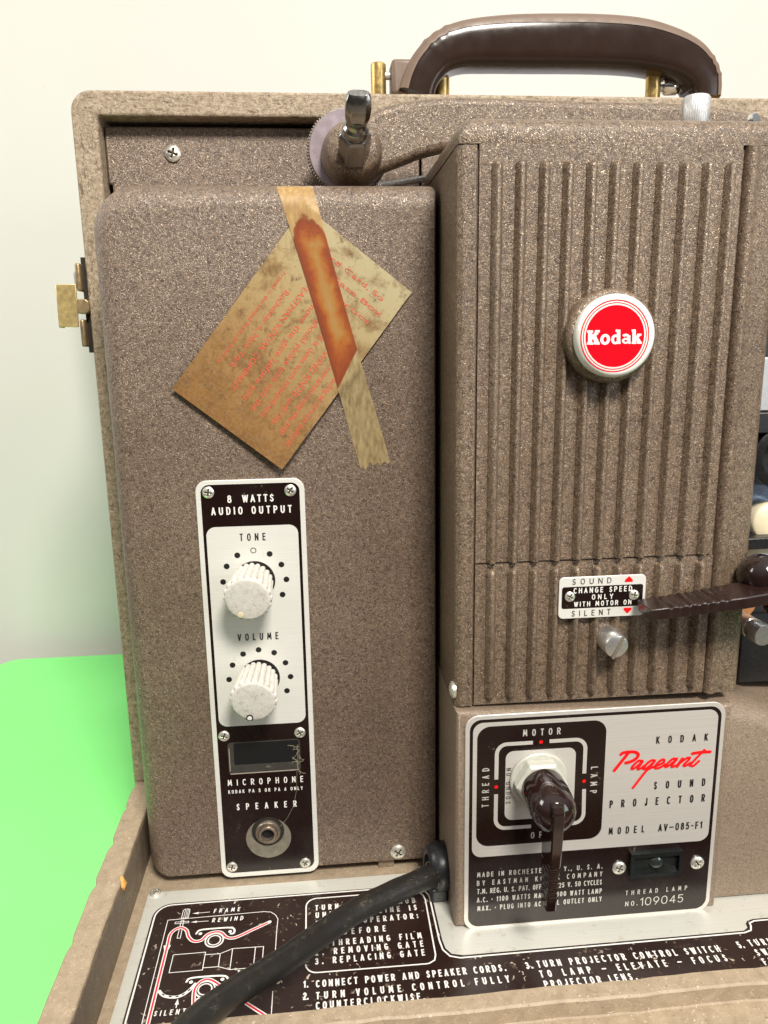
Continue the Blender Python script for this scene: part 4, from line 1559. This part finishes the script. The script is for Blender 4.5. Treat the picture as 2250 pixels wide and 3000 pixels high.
for cx, cy in ((0.9, -47.0), (0.3, -79.3), (0.2, -88.6)):
    mb.annulus((cx, cy), 5.2, 4.4, FF, HF + 0.03, 36)
    mb.annulus((cx, cy), 3.7, 3.0, FF, HF + 0.03, 36)
for pts in ([(-9.6, -41.3), (-7.9, -38.8), (0, -38.4), (8.9, -38.8), (11.1, -40.8), (10.8, -43.1), (9.3, -43.4)], [(-9.7, -73.8), (-8.2, -71.7), (0, -71.4), (8.5, -71.9), (10.9, -73.7), (10.9, -76.0), (8.8, -76.6)]):
    mb.stroke(spline([(a, b, 0) for a, b in pts], 4), 1.1, FF, HF + 0.01, cap='round')
for c in ((-7.3, -41.4), (8.8, -41.5), (-7.4, -74.1), (8.3, -74.0)):
    mb.disc(c, 1.0, FF, HF + 0.02, 18)
obj('white_lettering', mb, WHITEINK, ip, smooth=0, fix=False)
mb = MB()
for fpath in (FILM1, FILM2):
    mb.stroke(spline([(a, b, 0) for a, b in fpath], 6), 0.95, FF, HF + 0.12)
mb.poly([(-24.9, -48.6), (-23.0, -48.6), (-23.8, -54.4)], FF, HF + 0.16)
obj('red_film_path', mb, plain('red film line', (0.80, 0.02, 0.05), 0.35), ip, smooth=0, fix=False)
mb = MB()
for i in range(5):
    q = [(-20.6, -80.0), (-17.0, -81.9), (-13.6, -82.5), (-10.6, -81.8), (-8.0, -79.7)][i]
    q2 = [(-19.4, -81.0), (-15.5, -82.3), (-12.1, -82.3), (-9.4, -81.1), (-7.0, -78.5)][i]
    mb.stroke([q, q2], 0.7, FF, HF + 0.12)
obj('loop_dashes', mb, BLACKINK, ip, smooth=0, fix=False)
screw((-38.3, -6.2, 1.0), 6.8, 20, ip, 'up')

# ---- power cord with strain relief
mb = MB()
path = spline([(136, -21, 17), (127, -27, 18), (118.8, -34.5, 20), (99, -46.5, 22), (79.8, -60, 24.5), (61, -77, 27), (43.5, -97, 31.5), (29, -113, 36), (16, -128, 40.5), (4.5, -144, 44), (-7, -166, 47), (-20, -195, 46), (-36, -240, 38), (-50, -300, 15)], 10)
rad = [6.1 + 0.10 * math.sin(i * 0.7) for i in range(len(path))]
mb.tube(path, rad, 28)
pc = obj('power_cord', mb, RUBBER, PJ, smooth=60)
mb = MB()
mb.lathe([(9, -2), (13.2, -1), (14.0, 2), (13.6, 7), (11.6, 10.5), (9.0, 11.6), (7.4, 11.6), (7.0, 8)], (132.2, -22, 17.5), (-1, -0.12, 0.05), 40)
mb.box(121.5, 131.8, -33, -24, 1.6, 10)
obj('cord_grommet', mb, GROMM, pc, smooth=40, bev=1.5, seg=3)
# dust felted on the cord by the grommet
mb = MB()
for i in range(46):
    t = random.random() ** 1.5
    j = int(6 + t * 20)
    p = path[j]
    d = (path[j + 1] - path[j]).normalized()
    e1 = (Vector((0, 0, 1)) - d * d.z).normalized()
    e2 = d.cross(e1)
    a = random.uniform(-1.9, 1.9)
    q = p + (e1 * math.cos(a) + e2 * math.sin(a)) * 7.3
    pts = [q]
    dirv = Vector((random.gauss(0, 1), random.gauss(0, 1), random.gauss(0, 1))).normalized()
    for s in range(5):
        dirv = (dirv + Vector((random.gauss(0, .5), random.gauss(0, .5), random.gauss(0, .5)))).normalized()
        pts.append(pts[-1] + dirv * 0.8)
    mb.tube([tuple(v) for v in pts], 0.05, 4)
tag(obj('cord_lint', mb, LINT, pc, smooth=0), kind='stuff')

# ---- lens base casting, film gate and focus shaft at the right
mb = MB()
rings = []
bo = [(281.6, 2.2), (520, 2.2), (520, 112), (330, 112), (312, 114), (300, 119), (281.6, 124)]
for (y, e) in ((60, 0), (-30, 0), (-36, 1.0), (-41, 3.0), (-44.5, 6.5), (-46.4, 12)):
    rings.append([(u, y, w - (e if w > 50 else 0)) for u, w in bo])
mb.rings(rings)
obj('lens_base', mb, HAM3, PJ, smooth=55)
gt = link('film_gate', None, PJ, (320, 0, 240))
mb = MB()
mb.box(284, 420, 6, 10, 206, 300)
obj('gate_plate', mb, BLUEREFL, gt)
mb = MB()
mb.box(290, 420, -6, 4, 276, 305)
obj('gate_post', mb, GRAYM, gt, bev=0.6)
mb = MB()
mb.box(286, 420, -4, 5, 305.5, 350)
mb.box(286, 420, -10, 2, 264, 275.6)
mb.box(284, 420, -14, 8, 199, 205.6)
obj('gate_block', mb, BLACK, gt, bev=0.8)
mb = MB()
mb.lathe([(17, 0), (18, 1), (18, 12), (16, 13), (13, 13), (12, 4), (0.1, 3)], (326, 2, 250), (-0.1, -1, 0), 48)
obj('lens_barrel', mb, BLACK, gt, smooth=40)
mb = MB()
mb.lathe([(11.5, 0), (12, 1), (12, 9), (11, 10.4), (4, 11), (0.1, 11)], (324, 5, 211), (0, -1, 0.1), 40)
mb.lathe([(14, 0), (14, 6), (12, 7.5), (0.1, 8)], (320, 5, 192), (0, -1, 0.1), 40)
obj('film_roller', mb, CREAM, gt, smooth=50)
mb = MB()
mb.lathe([(5.4, 0), (5.4, 8), (5.0, 8.6), (5.0, 10), (5.8, 10.6), (5.8, 17), (5.2, 17.6), (5.2, 18.6), (6.1, 19.2), (6.1, 27), (5.6, 27.8), (0.1, 27.9)], (298.5, -16, 160.5), (0.08, -1, -0.03), 36)
fs_ = obj('focus_shaft', mb, STEEL, PJ, smooth=40)
mb = MB()
mb.lathe([(13, 0), (13, 10)], (303, 0, 168), (0, -1, 0), 32)
obj('shaft_bush', mb, COPPER, fs_, smooth=40)
mb = MB()
mb.box(283.6, 420, 10, 58, 113, 204)
mb.box(306, 420, -14, 9, 118, 152)
obj('gear_case', mb, BLACK, PJ, bev=1)

# ================================================================== LOOSE THINGS ON IT
# instruction card, slightly curled
cc = [Vector((-7.8, 0, 294.3)), Vector((46.7, 0, 251.0)), Vector((117.2, 0, 341.2)), Vector((63.6, 0, 383.6))]
mb = MB()
G = 26
mb.uv = []


def card_pt(s, t):
    p = (cc[0] * (1 - s) + cc[1] * s) * (1 - t) + (cc[3] * (1 - s) + cc[2] * s) * t
    lift = 0.5 + 2.4 * (1 - t) ** 2 + 1.0 * s * s * (1 - t) + 0.7 * s * s * s
    return Vector((p.x, -lift, p.z))


for i in range(G + 1):
    for j in range(G + 1):
        p = card_pt(i / G, j / G)
        mb.v.append(p[:])
        mb.uv.append((i / G, 0.25 * i / G * 0.4 + 0.9 * j / G))
for i in range(G):
    for j in range(G):
        a = i * (G + 1) + j
        mb.f.append((a, a + G + 1, a + G + 2, a + 1))
cardo = obj('instruction_card', mb, CARD, None, smooth=0)
md = cardo.modifiers.new('thick', 'SOLIDIFY')
md.thickness = 0.0003
md.offset = 0
tag(cardo, 'yellowed stained instruction card hanging askew with faded red print', 'card')


def font_text(body, size):
    cu = bpy.data.curves.new('text', 'FONT')
    cu.body = body
    cu.size = size
    o = bpy.data.objects.new('text', cu)
    C.objects.link(o)
    bpy.context.view_layer.update()
    dg = bpy.context.evaluated_depsgraph_get()
    me = o.evaluated_get(dg).to_mesh()
    vs = [tuple(v.co) for v in me.vertices]
    fs = [tuple(p.vertices) for p in me.polygons]
    o.evaluated_get(dg).to_mesh_clear()
    bpy.data.objects.remove(o)
    bpy.data.curves.remove(cu)
    return vs, fs


def card_uv(x, z):
    """plane position -> card parameters"""
    a, b = cc[1] - cc[0], cc[3] - cc[0]
    det = a.x * b.z - a.z * b.x
    dx, dz = x - cc[0].x, z - cc[0].z
    return (dx * b.z - dz * b.x) / det, (a.x * dz - a.z * dx) / det


mb = MB()


def card_line(body, p0, p1, cap, fill=True):
    vs, fs = font_text(body, 1.0)
    x0, x1 = min(v[0] for v in vs), max(v[0] for v in vs)
    d = Vector((p1[0] - p0[0], p1[1] - p0[1]))
    L = d.length
    d.normalize()
    n = Vector((-d.y, d.x))
    sx = L / (x1 - x0)
    out = []
    for v in vs:
        u = (v[0] - x0) * sx
        w = v[1] * cap / 0.7
        x, z = p0[0] + d.x * u + n.x * w, p0[1] + d.y * u + n.y * w
        s, t = card_uv(x, z)
        q = card_pt(min(1, max(0, s)), min(1, max(0, t)))
        out.append((x, q.y - 0.32, z))
    mb.add(out, fs)


# pixel-free card coordinates: text runs down to the left; heading across the top
def cp(s, t):
    p = (cc[0] * (1 - s) + cc[1] * s) * (1 - t) + (cc[3] * (1 - s) + cc[2] * s) * t
    return (p.x, p.z)


for body, s, t0, t1, cap in (('before threading be sure the pulldown', .905, .62, .10, 2.6), ('claw is retracted using the trial', .815, .62, .13, 2.6), ('REWIND KNOB until the', .725, .60, .15, 2.7), ('film gate if it does turn toward you', .63, .76, .14, 2.6), ('film should please look into the', .54, .72, .14, 2.6),
                             ('remove the gate before you', .45, .74, .16, 2.7), ('EASTMAN KODAK COMPANY', .33, .72, .16, 2.5), ('Rochester 4, New York', .235, .66, .24, 2.4), ('Printed in the United States of America', .145, .72, .22, 1.7)):
    card_line(body, cp(s, t0), cp(s, t1), cap * 1.2)
for body, t, s0, s1, cap in (('Record Card, So', .885, .16, .86, 2.6), ('Film Gate Box', .825, .20, .92, 2.6), ('Instruct', .765, .45, .88, 2.6)):
    card_line(body, cp(s0, t), cp(s1, t), cap)
obj('red_print', mb, FADEDRED, cardo, smooth=0, fix=False)

# tape strip over the card
mb = MB()
mb.uv = []
NV, NU = 110, 12
tl0, tl1 = (49.6, 394.0), (88.6, 249.8)
tr0, tr1 = (67.6, 394.0), (104.6, 253.6)


def cover_y(z):
    """front of the cover at height z (rounded top)"""
    if z < 383:
        return 0.0
    k = min(1.0, (z - 383) / 12)
    return 12 * (1 - math.sqrt(max(0, 1 - k * k)))


for i in range(NV + 1):
    t = i / NV
    for j in range(NU + 1):
        u = j / NU
        xl, zl_ = tl0[0] + (tl1[0] - tl0[0]) * t, tl0[1] + (tl1[1] - tl0[1]) * t
        xr, zr_ = tr0[0] + (tr1[0] - tr0[0]) * t, tr0[1] + (tr1[1] - tr0[1]) * t
        nar = 1 - 0.10 * math.sin(PI * min(1, t * 1.1))
        uu = 0.5 + (u - 0.5) * nar
        x, z = xl + (xr - xl) * uu, zl_ + (zr_ - zl_) * uu
        if i == NV:
            z += 1.3 * math.sin(j * 2.1) + 0.8 * math.sin(j * 5.3) - (1.5 if j > 9 else 0)
        s, q = card_uv(x, z)
        y = cover_y(z) - 0.25
        if -0.02 < s < 1.02 and -0.02 < q < 1.02:
            y = min(y, card_pt(min(1, max(0, s)), min(1, max(0, q))).y - 0.6)
        elif z < 330:
            # bridge from the card edge back to the cover
            dd = max(0, 1 - (max(0, s - 1)) / 0.16)
            y = min(y, -0.3 - 1.6 * dd)
        mb.v.append((x, y, z))
        mb.uv.append((u, t))
for i in range(NV):
    for j in range(NU):
        a = i * (NU + 1) + j
        mb.f.append((a, a + NU + 1, a + NU + 2, a + 1))
tp = obj('adhesive_tape', mb, TAPE, None, smooth=60)
tag(tp, 'long strip of aged amber tape with an orange glue stain holding the card', 'tape')

# wood chip hanging on the tray wall
mb = MB()
mb.rings([[(-49.3 + a * 0.5, -31 + b * 0.5, 32.2 + c) for a, b, c in ((-1, -1, 0), (1, -1.2, 0), (1, 1, 0.3), (-1, 0.8, 0))], [(-48.4 + a * 0.8, -32.5 + b * 0.7, 31 + c) for a, b, c in ((-1, -1.6, 0), (1, -1.4, 0), (1, 1.2, 0.3), (-1, 1.4, 0))], [(-47.6 + a, -33 + b * 1.4, 28.6 + c) for a, b, c in ((-1, -1.6, 0), (1, -1.4, 0), (1, 1.2, 0.3), (-1, 1.4, 0))], [(-47.8 + a * 0.6, -33.5 + b * 0.6, 26.5 + c) for a, b, c in ((-1, -1.6, 0), (1, -1.4, 0), (1, 1.2, 0.3), (-1, 1.4, 0))]])
tag(obj('wood_chip', mb, CHIPM, None, smooth=20), 'tiny orange splinter of raw wood on the tray wall', 'splinter')

# cobweb and lint at the microphone socket
mb = MB()
rnd = random.Random(3)
for k in range(15):
    q = Vector((48.2 + rnd.gauss(0, 0.7), -1.9, rnd.choice((86, 82, 77, 72)) + rnd.gauss(0, 1.6)))
    pts = [q]
    d = Vector((rnd.gauss(0, 1), rnd.gauss(0, .3), rnd.gauss(0, 1))).normalized()
    for s in range(7):
        d = (d + Vector((rnd.gauss(0, .5), rnd.gauss(0, .15), rnd.gauss(0, .5)))).normalized()
        pts.append(pts[-1] + d * 0.7)
    mb.tube([(p.x, min(-1.7, p.y), p.z) for p in pts], 0.075, 4)
mb.tube([(48.4, -2.2, 88), (48.0, -2.4, 80), (47.4, -2.3, 72), (46.6, -2.2, 60), (44.6, -2.2, 50), (40.5, -2.2, 42), (36, -2.5, 37)], 0.055, 4)
tag(obj('lint_strand', mb, LINT, None, smooth=0), 'wispy strand of pale lint caught on the microphone socket corner', 'lint')
